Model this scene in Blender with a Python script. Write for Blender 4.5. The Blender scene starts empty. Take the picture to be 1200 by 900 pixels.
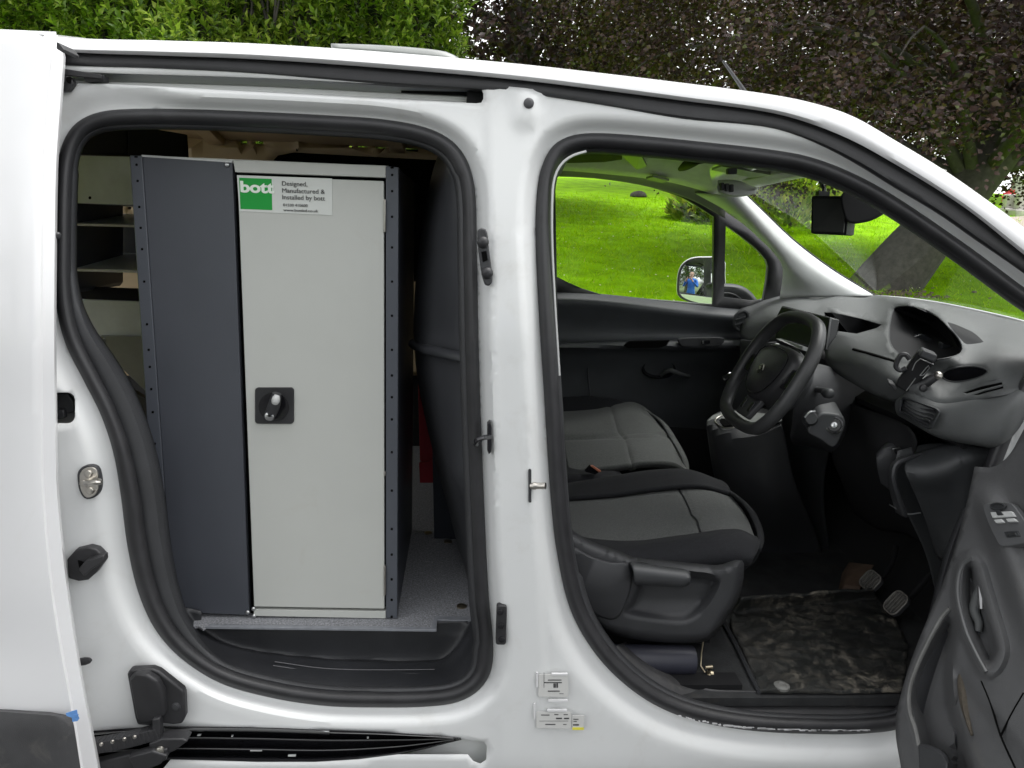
import bpy, bmesh, math, random
import numpy as np
from mathutils import Vector, Matrix, geometry
rng = random.Random(7)
nrg = np.random.default_rng(11)
sc = bpy.context.scene
C = sc.collection
rad = math.radians

# ------------------------------------------------------------------ camera
FPX = 900.0                                   # focal length in photograph pixels (1200 wide)
PITCH, YAW, ROLL = rad(11.3), rad(4.0), rad(2.3)
CAM = Vector((0.0, -1.40, 1.45))
fw = Vector((math.sin(YAW)*math.cos(PITCH), math.cos(YAW)*math.cos(PITCH), -math.sin(PITCH)))
r0 = fw.cross(Vector((0, 0, 1))).normalized(); u0 = r0.cross(fw)
RV = r0*math.cos(ROLL) + u0*math.sin(ROLL)
UV = -r0*math.sin(ROLL) + u0*math.cos(ROLL)
cd = bpy.data.cameras.new('camera'); cam = bpy.data.objects.new('camera', cd); C.objects.link(cam)
cd.sensor_width = 36; cd.lens = FPX/1200*36; cd.clip_start = 0.05; cd.clip_end = 2000
M = Matrix((RV, UV, -fw)).transposed().to_4x4(); M.translation = CAM
cam.matrix_world = M
sc.camera = cam

# ------------------------------------------------------------------ light
SUN_EL, SUN_AZ = rad(68), rad(70)              # overcast, brightest part of the sky high over the front of the van
w = bpy.data.worlds.new('World'); sc.world = w; w.use_nodes = True
nt = w.node_tree; bg = nt.nodes['Background']
sky = nt.nodes.new('ShaderNodeTexSky'); sky.sky_type = 'NISHITA'; sky.sun_disc = False
sky.sun_elevation = SUN_EL; sky.sun_rotation = SUN_AZ; sky.air_density = 1.0; sky.dust_density = 2.0; sky.ozone_density = 1.0
hs = nt.nodes.new('ShaderNodeHueSaturation'); hs.inputs['Saturation'].default_value = 0.07
nt.links.new(sky.outputs[0], hs.inputs['Color']); nt.links.new(hs.outputs[0], bg.inputs[0]); bg.inputs[1].default_value = 0.15
sd = bpy.data.lights.new('sun', 'SUN'); sd.energy = 1.0; sd.angle = rad(40); sd.color = (1, .98, .95)
so = bpy.data.objects.new('sun', sd); C.objects.link(so); so.location = (-2, -6, 9)
sdir = Vector((math.sin(SUN_AZ)*math.cos(SUN_EL), math.cos(SUN_AZ)*math.cos(SUN_EL), math.sin(SUN_EL)))
so.rotation_euler = (-sdir).to_track_quat('-Z', 'Y').to_euler()
sc.view_settings.view_transform = 'Standard'; sc.view_settings.look = 'None'
sc.view_settings.exposure = 1.58; sc.view_settings.gamma = 1.0
sc.cycles.use_denoising = True
sc.cycles.max_bounces = 8; sc.cycles.diffuse_bounces = 5; sc.cycles.transparent_max_bounces = 16
sc.cycles.sample_clamp_indirect = 6

# ------------------------------------------------------------------ measuring: photograph pixel -> point at a known depth
def ray(px, py): return fw + RV*((px-600)/FPX) - UV*((py-450)/FPX)
def P(px, py, y):
    d = ray(px, py); return CAM + d*((y-CAM.y)/d.y)
def PZ(px, py, z):
    d = ray(px, py); return CAM + d*((z-CAM.z)/d.z)
def PX(px, py, x):
    d = ray(px, py); return CAM + d*((x-CAM.x)/d.x)
def proj(p):
    v = Vector(p)-CAM; k = v.dot(fw); return 600+FPX*v.dot(RV)/k, 450-FPX*v.dot(UV)/k
def row(y, *pts):
    if isinstance(y, (int, float)): return [P(a, b, y) for a, b in pts]
    return [P(a, b, yy) for (a, b), yy in zip(pts, y)]
def rowz(z, *pts): return [PZ(a, b, z) for a, b in pts]
def sm(a, b, x):
    t = np.clip((np.asarray(x, float)-a)/(b-a), 0, 1); return t*t*(3-2*t)

# ------------------------------------------------------------------ splines
def catmull(pts, n, closed=False):
    """n points evenly spaced by length along a centripetal-ish Catmull-Rom through pts (any dimension)"""
    A = np.array([tuple(p) for p in pts], float); m = len(A)
    if m == 2 and not closed:
        t = np.linspace(0, 1, n)[:, None]; return A[0]*(1-t)+A[1]*t
    out = []; seg = m if closed else m-1
    for i in range(seg):
        p1, p2 = A[i], A[(i+1) % m]
        p0 = A[(i-1) % m] if (closed or i > 0) else 2*p1-p2
        p3 = A[(i+2) % m] if (closed or i+2 < m) else 2*p2-p1
        l = np.linalg.norm(p2-p1)+1e-9
        t1 = (p2-p0)/(np.linalg.norm(p1-p0)+l)*l; t2 = (p3-p1)/(np.linalg.norm(p3-p2)+l)*l
        for t in np.linspace(0, 1, 16, endpoint=False):
            h = (2*t**3-3*t**2+1, t**3-2*t**2+t, -2*t**3+3*t**2, t**3-t**2)
            out.append(h[0]*p1+h[1]*t1+h[2]*p2+h[3]*t2)
    out.append(A[0] if closed else A[-1])
    out = np.array(out); s = np.r_[0, np.cumsum(np.linalg.norm(np.diff(out, axis=0), axis=1))]
    q = np.linspace(0, s[-1], n+1)[:-1] if closed else np.linspace(0, s[-1], n)
    return np.stack([np.interp(q, s, out[:, k]) for k in range(A.shape[1])], 1)

# ------------------------------------------------------------------ materials
MATS = {}
def mat(name, col, rough=.5, var=.12, scale=8, bump=0, bscale=300, metal=0, coat=0, spec=.5, dirt=None, sheen=0, aniso=None):
    m = bpy.data.materials.new(name); m.use_nodes = True; t = m.node_tree; b = t.nodes['Principled BSDF']
    tc = t.nodes.new('ShaderNodeTexCoord'); n = t.nodes.new('ShaderNodeTexNoise'); n.inputs['Scale'].default_value = scale
    n.inputs['Detail'].default_value = 6; n.inputs['Roughness'].default_value = .6
    mp = t.nodes.new('ShaderNodeMapping'); t.links.new(tc.outputs['Object'], mp.inputs[0]); t.links.new(mp.outputs[0], n.inputs['Vector'])
    if aniso: mp.inputs['Scale'].default_value = aniso
    r = t.nodes.new('ShaderNodeValToRGB')
    lo = [max(0, c*(1-var)) for c in col]; hi = [min(1, c*(1+var)) for c in col]
    r.color_ramp.elements[0].position = .3; r.color_ramp.elements[1].position = .7
    r.color_ramp.elements[0].color = (*lo, 1); r.color_ramp.elements[1].color = (*hi, 1)
    t.links.new(n.outputs['Fac'], r.inputs[0]); last = r.outputs[0]
    if dirt:
        dc, dscale, lo_, hi_ = dirt
        n2 = t.nodes.new('ShaderNodeTexNoise'); n2.inputs['Scale'].default_value = dscale; n2.inputs['Detail'].default_value = 9; n2.inputs['Roughness'].default_value = .68
        n2.inputs['Distortion'].default_value = .6
        t.links.new(tc.outputs['Object'], n2.inputs['Vector'])
        rr = t.nodes.new('ShaderNodeMapRange'); rr.inputs[1].default_value = lo_; rr.inputs[2].default_value = hi_
        t.links.new(n2.outputs['Fac'], rr.inputs[0])
        mx = t.nodes.new('ShaderNodeMix'); mx.data_type = 'RGBA'; mx.inputs[7].default_value = (*dc, 1)
        t.links.new(rr.outputs[0], mx.inputs[0]); t.links.new(last, mx.inputs[6]); last = mx.outputs[2]
    t.links.new(last, b.inputs['Base Color'])
    b.inputs['Metallic'].default_value = metal; b.inputs['Specular IOR Level'].default_value = spec
    b.inputs['Coat Weight'].default_value = coat; b.inputs['Coat Roughness'].default_value = .06
    if sheen: b.inputs['Sheen Weight'].default_value = sheen; b.inputs['Sheen Roughness'].default_value = .5
    ra = t.nodes.new('ShaderNodeMapRange'); ra.inputs[3].default_value = max(0, rough-.07); ra.inputs[4].default_value = min(1, rough+.07)
    t.links.new(n.outputs['Fac'], ra.inputs[0]); t.links.new(ra.outputs[0], b.inputs['Roughness'])
    if bump:
        nb = t.nodes.new('ShaderNodeTexNoise'); nb.inputs['Scale'].default_value = bscale; nb.inputs['Detail'].default_value = 3
        t.links.new(tc.outputs['Object'], nb.inputs['Vector'])
        bp = t.nodes.new('ShaderNodeBump'); bp.inputs['Strength'].default_value = bump; bp.inputs['Distance'].default_value = .002
        t.links.new(nb.outputs['Fac'], bp.inputs['Height']); t.links.new(bp.outputs[0], b.inputs['Normal'])
    MATS[name] = m; return m
PAINT = mat('white_paint', (.72, .72, .725), .30, .02, 3, coat=.6, dirt=((.60, .58, .54), 5, .64, 1.3))
JAMB = mat('white_jamb_paint', (.68, .69, .685), .36, .02, 3, coat=.3, dirt=((.48, .46, .42), 7, .56, 1.15))
RUBBER = mat('black_rubber', (.022, .022, .024), .5, .25, 20, .15, 500)
TRIM = mat('dark_trim_plastic', (.036, .037, .040), .52, .15, 12, .35, 900)
TRIMLOW = mat('scuffed_dark_plastic', (.050, .050, .052), .55, .2, 12, .35, 900, dirt=((.12, .115, .105), 14, .55, .85))
DASHM = mat('grey_dash_plastic', (.075, .079, .079), .55, .08, 10, .45, 800)
DASHD = mat('charcoal_dash_plastic', (.030, .032, .034), .5, .12, 10, .4, 800)
GLOSSB = mat('gloss_black', (.012, .012, .014), .18, .2, 10)
DEEP = mat('deep_black_plastic', (.014, .014, .015), .7, .2, 10, spec=.15)
PALE = mat('pale_grey_trim', (.55, .56, .55), .6, .05, 14, .3, 700)
LINER = mat('headliner_fabric', (.58, .58, .55), .9, .08, 30, .4, 900)
FAB = mat('grey_seat_fabric', (.074, .078, .075), .9, .34, 210, .9, 320, sheen=.15)
FABD = mat('black_seat_fabric', (.013, .0135, .016), .85, .25, 120, .6, 500, sheen=.05, spec=.3)
SLATE = mat('slate_cabinet_paint', (.066, .071, .085), .42, .05, 4, .12, 700)
SLATE2 = mat('slate_post_paint', (.080, .087, .103), .4, .05, 4, .12, 700)
CABGREY = mat('light_cabinet_paint', (.51, .52, .49), .32, .035, 3, .06, 600, dirt=((.45, .43, .38), 6, .60, .95))
ALU = mat('aluminium', (.55, .56, .56), .3, .1, 20, metal=1, aniso=(1, 1, 30))
GALV = mat('galvanised_sheet', (.58, .63, .69), .33, .2, 6, metal=.2)
STEEL = mat('steel', (.50, .48, .44), .3, .15, 30, metal=1)
BRASS = mat('dull_brass', (.42, .36, .26), .35, .15, 30, metal=1)
BEIGE = mat('primer_beige', (.64, .50, .32), .5, .12, 6)
CARPET = mat('speckled_floor', (.24, .245, .26), .9, .55, 260, .5, 500, dirt=((.55, .55, .57), 130, .60, .72))
MUD = mat('muddy_rubber_mat', (.018, .019, .018), .6, .3, 20, .8, 120, dirt=((.16, .135, .10), 6.5, .50, .80))
CABFLOOR = mat('cab_floor', (.032, .033, .034), .8, .3, 20, .5, 300, dirt=((.075, .068, .058), 9, .55, .9), spec=.25)
REDM = mat('red_fabric', (.30, .02, .03), .8, .2, 20)
BROWN = mat('brown_rusty_lever', (.10, .065, .045), .7, .3, 30)
LABELW = mat('label_white', (.62, .64, .61), .4, .03, 10)
GREEN = mat('label_green', (.0, .30, .035), .4, .05, 10)
INK = mat('label_ink', (.06, .06, .06), .6, .1, 10)
WHITEINK = mat('label_white_ink', (.78, .84, .76), .5, .03, 10)
YELLOW = mat('label_yellow', (.75, .70, .08), .5, .05, 10)
STICKER = mat('pale_sticker', (.60, .60, .58), .25, .03, 10)
BLUETAPE = mat('blue_tape', (.12, .28, .60), .6, .2, 60)
NAVY = mat('navy_tube', (.035, .036, .052), .45, .1, 10)
RECESS = mat('black_hole', (.004, .004, .004), .9, .1, 10, spec=.05)

def glass(name, tint, refl=1.0):
    m = bpy.data.materials.new(name); m.use_nodes = True; t = m.node_tree; t.nodes.clear()
    o = t.nodes.new('ShaderNodeOutputMaterial'); mx = t.nodes.new('ShaderNodeMixShader'); tr = t.nodes.new('ShaderNodeBsdfTransparent'); gl = t.nodes.new('ShaderNodeBsdfGlossy')
    lw = t.nodes.new('ShaderNodeLayerWeight'); lw.inputs[0].default_value = .5; pw = t.nodes.new('ShaderNodeMath'); pw.operation = 'POWER'; pw.inputs[1].default_value = 4.5; t.links.new(lw.outputs['Facing'], pw.inputs[0])
    fr = t.nodes.new('ShaderNodeMath'); fr.operation = 'MULTIPLY_ADD'; fr.inputs[1].default_value = .9; fr.inputs[2].default_value = .05; t.links.new(pw.outputs[0], fr.inputs[0])
    mu = t.nodes.new('ShaderNodeMath'); mu.operation = 'MULTIPLY'; mu.inputs[1].default_value = refl
    tr.inputs[0].default_value = (*tint, 1); gl.inputs['Roughness'].default_value = .02; gl.inputs[0].default_value = (1, 1, 1, 1)
    t.links.new(fr.outputs[0], mu.inputs[0]); t.links.new(mu.outputs[0], mx.inputs[0])
    t.links.new(tr.outputs[0], mx.inputs[1]); t.links.new(gl.outputs[0], mx.inputs[2]); t.links.new(mx.outputs[0], o.inputs[0]); return m
GLASS = glass('window_glass', (.98, .99, .98), .3)
WGLASS = glass('windscreen_glass', (.95, .97, .955), .24)
MIRROR = bpy.data.materials.new('mirror_silver'); MIRROR.use_nodes = True
_b = MIRROR.node_tree.nodes['Principled BSDF']; _b.inputs['Metallic'].default_value = 1; _b.inputs['Roughness'].default_value = .01; _b.inputs['Base Color'].default_value = (.85, .88, .88, 1)

def leafmat(name, stops, trans=.35, rough=.45, spec=.4):
    m = bpy.data.materials.new(name); m.use_nodes = True; t = m.node_tree; b = t.nodes['Principled BSDF']; o = t.nodes['Material Output']
    g = t.nodes.new('ShaderNodeNewGeometry'); r = t.nodes.new('ShaderNodeValToRGB')
    while len(r.color_ramp.elements) < len(stops): r.color_ramp.elements.new(.5)
    for e, (p_, c_) in zip(r.color_ramp.elements, stops): e.position = p_; e.color = (*c_, 1)
    t.links.new(g.outputs['Random Per Island'], r.inputs[0]); t.links.new(r.outputs[0], b.inputs['Base Color'])
    b.inputs['Roughness'].default_value = rough; b.inputs['Specular IOR Level'].default_value = spec
    tl = t.nodes.new('ShaderNodeBsdfTranslucent'); t.links.new(r.outputs[0], tl.inputs[0])
    mx = t.nodes.new('ShaderNodeMixShader'); mx.inputs[0].default_value = trans
    t.links.new(b.outputs[0], mx.inputs[1]); t.links.new(tl.outputs[0], mx.inputs[2]); t.links.new(mx.outputs[0], o.inputs[0]); return m
LAUREL = leafmat('laurel_leaf', [(0, (.06, .125, .012)), (.45, (.17, .27, .028)), (.8, (.30, .42, .045)), (1, (.44, .53, .09))], .45, .33)
BEECH = leafmat('copper_beech_leaf', [(0, (.024, .012, .012)), (.45, (.052, .024, .021)), (.75, (.086, .042, .034)), (.93, (.12, .075, .05)), (1, (.10, .13, .03))], .2, .38, .55)
SHRUBL = leafmat('shrub_leaf', [(0, (.14, .24, .03)), (.5, (.32, .45, .05)), (1, (.62, .62, .10))], .45)
GRASS = leafmat('grass_blade', [(0, (.24, .48, .003)), (.6, (.36, .62, .004)), (.97, (.48, .70, .010)), (1, (.60, .60, .20))], .5, .75, .06)
BARK = mat('grey_bark', (.075, .068, .060), .9, .35, 14, .9, 60)

# ------------------------------------------------------------------ mesh helpers
WL = {}
def tag(o, label=None, cat=None, group=None, kind=None):
    if label: o['label'] = label
    if cat: o['category'] = cat
    if group: o['group'] = group
    if kind: o['kind'] = kind
    return o
def thing(name, label, cat, loc=(0, 0, 0), group=None):
    o = bpy.data.objects.new(name, None); o.empty_display_size = .1; C.objects.link(o); o.location = loc; WL[o] = Vector(loc)
    return tag(o, label, cat, group)
def ob(name, verts, faces, m, parent=None, smooth=40, thick=0, bevel=0, sub=0, loc=None, toff=0):
    """one mesh object; vertices are given in world space and stored relative to the thing's base"""
    base = WL[parent] if parent is not None else Vector(loc or (0, 0, 0))
    me = bpy.data.meshes.new(name)
    V = np.array([tuple(v) for v in verts], float)-np.array(base)
    me.from_pydata([tuple(v) for v in V], [], [tuple(int(i) for i in f) for f in faces]); me.validate(); me.materials.append(m)
    bm = bmesh.new(); bm.from_mesh(me); bmesh.ops.recalc_face_normals(bm, faces=bm.faces); bm.to_mesh(me); bm.free()
    o = bpy.data.objects.new(name, me); C.objects.link(o)
    if parent is not None: o.parent = parent
    else: o.location = base
    WL[o] = Vector(base)
    if thick:
        d = o.modifiers.new('thickness', 'SOLIDIFY'); d.thickness = thick; d.offset = toff
    if bevel:
        d = o.modifiers.new('bevel', 'BEVEL'); d.width = bevel; d.segments = 3; d.limit_method = 'ANGLE'; d.angle_limit = rad(35); d.harden_normals = False
    if sub:
        d = o.modifiers.new('sub', 'SUBSURF'); d.levels = sub; d.render_levels = sub
    if smooth:
        for p in me.polygons: p.use_smooth = True
        me.set_sharp_from_angle(angle=rad(smooth))
    return o
SPLIT = set('contact_bolt pressed_mark floor_bolt spoke rivet latch_plate_bolt spoke_trim wheel_switch lamp_switch header_reflection stack_button switch_mark vent_slat pedal_rib instrument_panel tread_rib step_groove card_seam dash_seam switch_block window_switch handle_light wall_bracket chain_rivet cradle_line seat_rail door_hinge finger_'.split())
STUFF = set('post_hole sticker_print rail_scuff worn_paint_edge cable_chain stems limbs'.split())
def part(name, prims, m, parent=None, **k):
    """prims: a (verts, faces) pair or a list of them; countable pieces become an object each, the rest is joined into one mesh"""
    if isinstance(prims, tuple): prims = [prims]
    if name in SPLIT and len(prims) > 1:
        return [part(name, p_, m, parent, **k) for p_ in prims][0]
    V, F = [], []
    for v, f in prims:
        n = len(V); V += [tuple(x) for x in v]; F += [[i+n for i in q] for q in f]
    o = ob(name, V, F, m, parent, **k)
    if name in STUFF: o['kind'] = 'stuff'
    return o
def gridf(nr, nc, closed=False):
    F = []
    for i in range(nr-1):
        for j in range(nc if closed else nc-1):
            j2 = (j+1) % nc; F.append((i*nc+j, i*nc+j2, (i+1)*nc+j2, (i+1)*nc+j))
    return F
def patchd(rows, nu=24, nv=None, closed=False, linear=False):
    R = [catmull(r, nu, closed) for r in rows]; A = np.array(R)
    if nv and len(rows) > 1:
        if linear:
            q = np.linspace(0, len(rows)-1, nv); i0 = np.minimum(q.astype(int), len(rows)-2); t = (q-i0)[:, None, None]
            A = A[i0]*(1-t)+A[i0+1]*t
        else:
            A = np.stack([catmull(A[:, j], nv) for j in range(nu)], 1)
    return A
def patch(name, rows, m, parent, nu=24, nv=None, thick=.003, closed=False, linear=False, smooth=50, **k):
    A = patchd(rows, nu, nv, closed, linear)
    return ob(name, A.reshape(-1, 3), gridf(A.shape[0], A.shape[1], closed), m, parent, thick=thick, smooth=smooth, **k)
def g_patch(rows, nu=24, nv=None, closed=False, linear=False):
    A = patchd(rows, nu, nv, closed, linear); return A.reshape(-1, 3), gridf(A.shape[0], A.shape[1], closed)
def g_tube(pts, r, n=10, closed=False, caps=True, flat=1.0, up=None):
    Q = np.array([tuple(p) for p in pts], float); m = len(Q); R = np.full(m, r) if np.isscalar(r) else np.interp(np.linspace(0, 1, m), np.linspace(0, 1, len(r)), r)
    T = (np.roll(Q, -1, 0)-np.roll(Q, 1, 0)) if closed else np.gradient(Q, axis=0)
    T /= np.linalg.norm(T, axis=1)[:, None]+1e-12
    a = np.array(up if up is not None else (0, 0, 1.0), float)
    if abs(np.dot(a, T[0])) > .95: a = np.array((1.0, 0, 0)) if abs(T[0][0]) < .9 else np.array((0, 1.0, 0))
    N = []; cur = a-np.dot(a, T[0])*T[0]; cur /= np.linalg.norm(cur)
    for i in range(m):
        cur = cur-np.dot(cur, T[i])*T[i]; cur /= np.linalg.norm(cur)+1e-12; N.append(cur.copy())
    V = []
    for i in range(m):
        B = np.cross(T[i], N[i])
        for k in range(n):
            th = 2*math.pi*k/n; V.append(Q[i]+R[i]*(math.cos(th)*N[i]+flat*math.sin(th)*B))
    F = []
    for i in range(m if closed else m-1):
        for k in range(n):
            i2 = (i+1) % m; k2 = (k+1) % n; F.append((i*n+k, i*n+k2, i2*n+k2, i2*n+k))
    if caps and not closed:
        F.append(tuple(range(n))[::-1]); F.append(tuple((m-1)*n+k for k in range(n)))
    return V, F
def g_cyl(p0, p1, r0, r1=None, n=20):
    return g_tube([p0, p1], [r0, r0 if r1 is None else r1], n)
def g_lathe(p0, axis, prof, n=24):
    """prof: (distance along axis, radius) pairs"""
    ax = Vector(axis).normalized(); a = ax.orthogonal().normalized(); b = ax.cross(a); V = []
    for d, r in prof:
        for k in range(n):
            t = 2*math.pi*k/n; V.append(Vector(p0)+ax*d+a*(r*math.cos(t))+b*(r*math.sin(t)))
    F = gridf(len(prof), n, True); F.append(tuple(range(n))[::-1]); F.append(tuple((len(prof)-1)*n+k for k in range(n))); return V, F
def g_prism(poly, vec):
    n = len(poly); vec = Vector(vec); V = [Vector(p) for p in poly]+[Vector(p)+vec for p in poly]
    return V, [tuple(range(n))[::-1], tuple(range(n, 2*n))]+[(i, (i+1) % n, (i+1) % n+n, i+n) for i in range(n)]
def g_box(c, s, rot=None):
    c = Vector(c); V = []
    for z in (-.5, .5):
        for x, y in ((-.5, -.5), (.5, -.5), (.5, .5), (-.5, .5)):
            v = Vector((x*s[0], y*s[1], z*s[2])); V.append(c+(rot @ v if rot else v))
    return V, [(3, 2, 1, 0), (4, 5, 6, 7), (0, 1, 5, 4), (1, 2, 6, 5), (2, 3, 7, 6), (3, 0, 4, 7)]
def plate(px, y, t, spl=0, closed=True):
    """a plate whose outline was measured in the photograph at depth y (a number or one per point), t thick going in"""
    if spl:
        px = catmull(px, spl, True)
    ys = [y]*len(px) if isinstance(y, (int, float)) else y
    return g_prism([P(a, b, yy) for (a, b), yy in zip(px, ys)], (0, t, 0))
def rrect(cx, cy, w, h, r, n=5, ang=0):
    out = []; ca, sa = math.cos(ang), math.sin(ang)
    for sx, sy, a0 in ((1, 1, 0), (-1, 1, 90), (-1, -1, 180), (1, -1, 270)):
        for k in range(n+1):
            a = rad(a0+90*k/n); x = sx*(w/2-r)+r*math.cos(a); y = sy*(h/2-r)+r*math.sin(a); out.append((cx+x*ca-y*sa, cy+x*sa+y*ca))
    return out
def inside(px, py, poly):
    poly = np.asarray(poly); x, y = poly[:, 0], poly[:, 1]; x2, y2 = np.roll(x, -1), np.roll(y, -1); r = np.zeros(len(px), bool)
    for i in range(len(x)):
        c = ((y[i] > py) != (y2[i] > py)); 
        with np.errstate(divide='ignore', invalid='ignore'): r ^= c & (px < (x2[i]-x[i])*(py-y[i])/(y2[i]-y[i]+1e-12)+x[i])
    return r
def dist(px, py, loop):
    """distance to a closed outline, measured to its segments"""
    A = np.asarray(loop, float); B = np.roll(A, -1, 0); D = B-A; dd_ = (D**2).sum(1)+1e-9; out = np.full(len(px), 1e18)
    for a, d, q in zip(A, D, dd_):
        t = np.clip(((px-a[0])*d[0]+(py-a[1])*d[1])/q, 0, 1); out = np.minimum(out, (px-a[0]-t*d[0])**2+(py-a[1]-t*d[1])**2)
    return np.sqrt(out)
def sheet(name, outer, holes, depth, m, parent, step=8, thick=.0015, extra=None, **k):
    """a pressed sheet-metal panel: outline and openings, relief given by depth(px, py)"""
    outer = np.asarray(outer, float); loops = [outer]+[np.asarray(h, float) for h in holes]
    x0, y0 = outer.min(0); x1, y1 = outer.max(0)
    gx, gy = np.meshgrid(np.arange(x0, x1, step), np.arange(y0, y1, step)); gx[1::2] += step/2
    gx, gy = gx.ravel(), gy.ravel(); ok = inside(gx, gy, outer)
    for h in loops[1:]: ok &= ~inside(gx, gy, h)
    allp = np.concatenate(loops)
    if extra is not None:
        ex = np.asarray(extra, float); k_ = inside(ex[:, 0], ex[:, 1], outer)
        for h in loops[1:]: k_ &= ~inside(ex[:, 0], ex[:, 1], h)
        ex = ex[k_]; ex = ex[dist(ex[:, 0], ex[:, 1], allp) > 1.6]; kept = {}
        for q in ex:
            c_ = (int(q[0]//2.6), int(q[1]//2.6)); n_ = [kept[(c_[0]+i, c_[1]+j)] for i in (-1, 0, 1) for j in (-1, 0, 1) if (c_[0]+i, c_[1]+j) in kept]
            if all((q[0]-z[0])**2+(q[1]-z[1])**2 > 6.5 for z in n_): kept[c_] = q
        ex = np.array(list(kept.values())); ed_ = dist(gx, gy, ex) > step*.55; gx, gy, ok = gx[ed_], gy[ed_], ok[ed_]
    gx, gy = gx[ok], gy[ok]; far = dist(gx, gy, allp) > step*.6; gx, gy = gx[far], gy[far]
    if extra is not None: gx, gy = np.r_[gx, ex[:, 0]], np.r_[gy, ex[:, 1]]
    pts = [Vector((a, b)) for a, b in np.concatenate([allp, np.stack([gx, gy], 1)])]; ed = []; n = 0
    for l in loops:
        ed += [(n+i, n+(i+1) % len(l)) for i in range(len(l))]; n += len(l)
    v, e, f, *_ = geometry.delaunay_2d_cdt(pts, ed, [], 0, 1e-4)
    A = np.array([(p.x, p.y) for p in v]); F = np.array([t for t in f if len(t) == 3]); c = A[F].mean(1)
    ok = inside(c[:, 0], c[:, 1], outer)
    for h in loops[1:]: ok &= ~inside(c[:, 0], c[:, 1], h)
    F = F[ok]; dep = depth(A[:, 0], A[:, 1])
    return ob(name, [P(a, b, d) for (a, b), d in zip(A, dep)], F, m, parent, thick=thick, **k)
def offset_loop(L, k):
    """shift a clockwise (on screen) closed loop inwards by k pixels (k number or array)"""
    L = np.asarray(L, float); T = np.roll(L, -1, 0)-np.roll(L, 1, 0); T /= np.linalg.norm(T, axis=1)[:, None]+1e-9
    N = np.stack([-T[:, 1], T[:, 0]], 1); return L+N*(np.asarray(k).reshape(-1, 1) if not np.isscalar(k) else k)
def text_mesh(body, size, origin, xdir, ydir, m, parent, name='lettering', depth=.0004, xs=1.0, bold=0):
    cu = bpy.data.curves.new(name, 'FONT'); cu.body = body; cu.size = size; cu.extrude = depth; cu.offset = bold*size; cu.space_character = 1.0
    tmp = bpy.data.objects.new('tmp', cu); C.objects.link(tmp); dg = bpy.context.evaluated_depsgraph_get()
    me = bpy.data.meshes.new_from_object(tmp.evaluated_get(dg)); bpy.data.objects.remove(tmp); bpy.data.curves.remove(cu)
    xd, yd = Vector(xdir).normalized(), Vector(ydir).normalized(); zd = xd.cross(yd)
    V = [Vector(origin)+xd*(v.co.x*xs)+yd*v.co.y+zd*v.co.z for v in me.vertices]; F = [tuple(p.vertices) for p in me.polygons]
    return ob(name, V, F, m, parent, smooth=0)
# =================================================================== VAN : body side
van = thing('van', 'white panel van with its side door slid back and driver door open', 'van', (0.2, .85, 0))
def yb(py): return .02+.10*np.clip((400-np.asarray(py, float))/350, 0, 1.25)**1.5
S = catmull([(66,330),(66,290),(67,230),(70,190),(78,163),(92,145),(115,134),(150,130),(220,130),(300,133),(380,137),(450,142),(500,152),(530,168),(547,192),(555,225),(557,300),(559,400),(562,500),(566,600),(571,700),(576,755),(573,787),(559,808),(535,821),(500,826),(440,827),(380,825),(320,816),(260,799),(215,771),(185,738),(165,695),(152,640),(144,580),(135,530),(120,485),(100,445),(80,405),(70,370)], 300, True)
FL = catmull([(629,270),(631,225),(637,195),(650,172),(670,161),(700,158),(760,162),(830,169),(900,177),(945,185),(990,201),(1040,227),(1125,284),(1190,332),(1232,364),(1242,392),(1230,422),(1212,452),(1194,488),(1180,522),(1162,570),(1130,650),(1105,745),(1085,810),(1060,848),(1020,857),(950,858),(870,853),(800,838),(750,813),(705,772),(672,718),(655,650),(647,580),(640,470),(633,360)], 320, True)
SLOT = catmull([(60,84),(88,84.5)], 4).tolist()+catmull([(89,84.5),(120,85.5),(300,91),(450,98.5),(560,104)], 12).tolist()+[(565,106),(566.5,110),(566.5,116),(564,120.5),(558,121.3)]+catmull([(556,121.2),(420,115),(300,108),(120,98),(92,98)], 14).tolist()+[(84,104),(74,106),(60,106)]
LOWR = [(104,862),(150,857),(190,853.5),(300,854.5),(386,857),(450,859),(515,864),(567,869),(570.5,874),(570,890),(563,895),(555,892),(548,884),(467,884),(420,890),(370,893),(300,893),(200,890),(190,902),(100,902)]
HOLE = rrect(72, 478, 32, 36, 9)
def body_depth(px, py):
    dS, dF = dist(px, py, S), dist(px, py, FL)
    left = 1-sm(120, 240, px); low = sm(690, 800, py)*(1-left*.6)
    wS = 20+20*left+4*low
    y = yb(py)+.030*(1-sm(0, 1, dS/wS))
    wF = 24+14*sm(640, 800, py)
    y = y+.030*(1-sm(0, 1, dF/wF))
    # raised plateau of the door pillar and the ear at its head
    pl = sm(570, 584, px+.02*(500-py))*(1-sm(620, 632, px-.06*np.clip(py-560, 0, 400)-.02*np.clip(450-py, 0, 400)))
    y = y-.006*pl
    ear = np.exp(-(((px-619)/17)**4+((py-124)/24)**4)); y = y-.010*ear
    # crease running down the pillar front, bead under the lower rail
    y = y-.004*np.exp(-((px-(577+.02*(py-500)))/5.0)**2)*sm(340, 420, py)*(1-sm(640, 700, py))
    # sill turns under
    y = y+.03*sm(885, 980, py)
    # door-check dent and soft press marks in the rear jamb
    y = y+.006*np.exp(-(((px-112)/14)**2+((py-640)/70)**2))
    return y
top = [(-70,66),(75,70),(300,79),(450,92),(600,102),(700,115),(800,131),(900,142),(950,158),(1000,182),(1050,212),(1100,243),(1200,309),(1300,385)]
BODY_OUT = catmull(top, 60).tolist()+[(1310,470),(1290,600),(1260,760),(1220,900),(1200,990),(600,1000),(-70,1000),(-70,500)]
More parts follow.
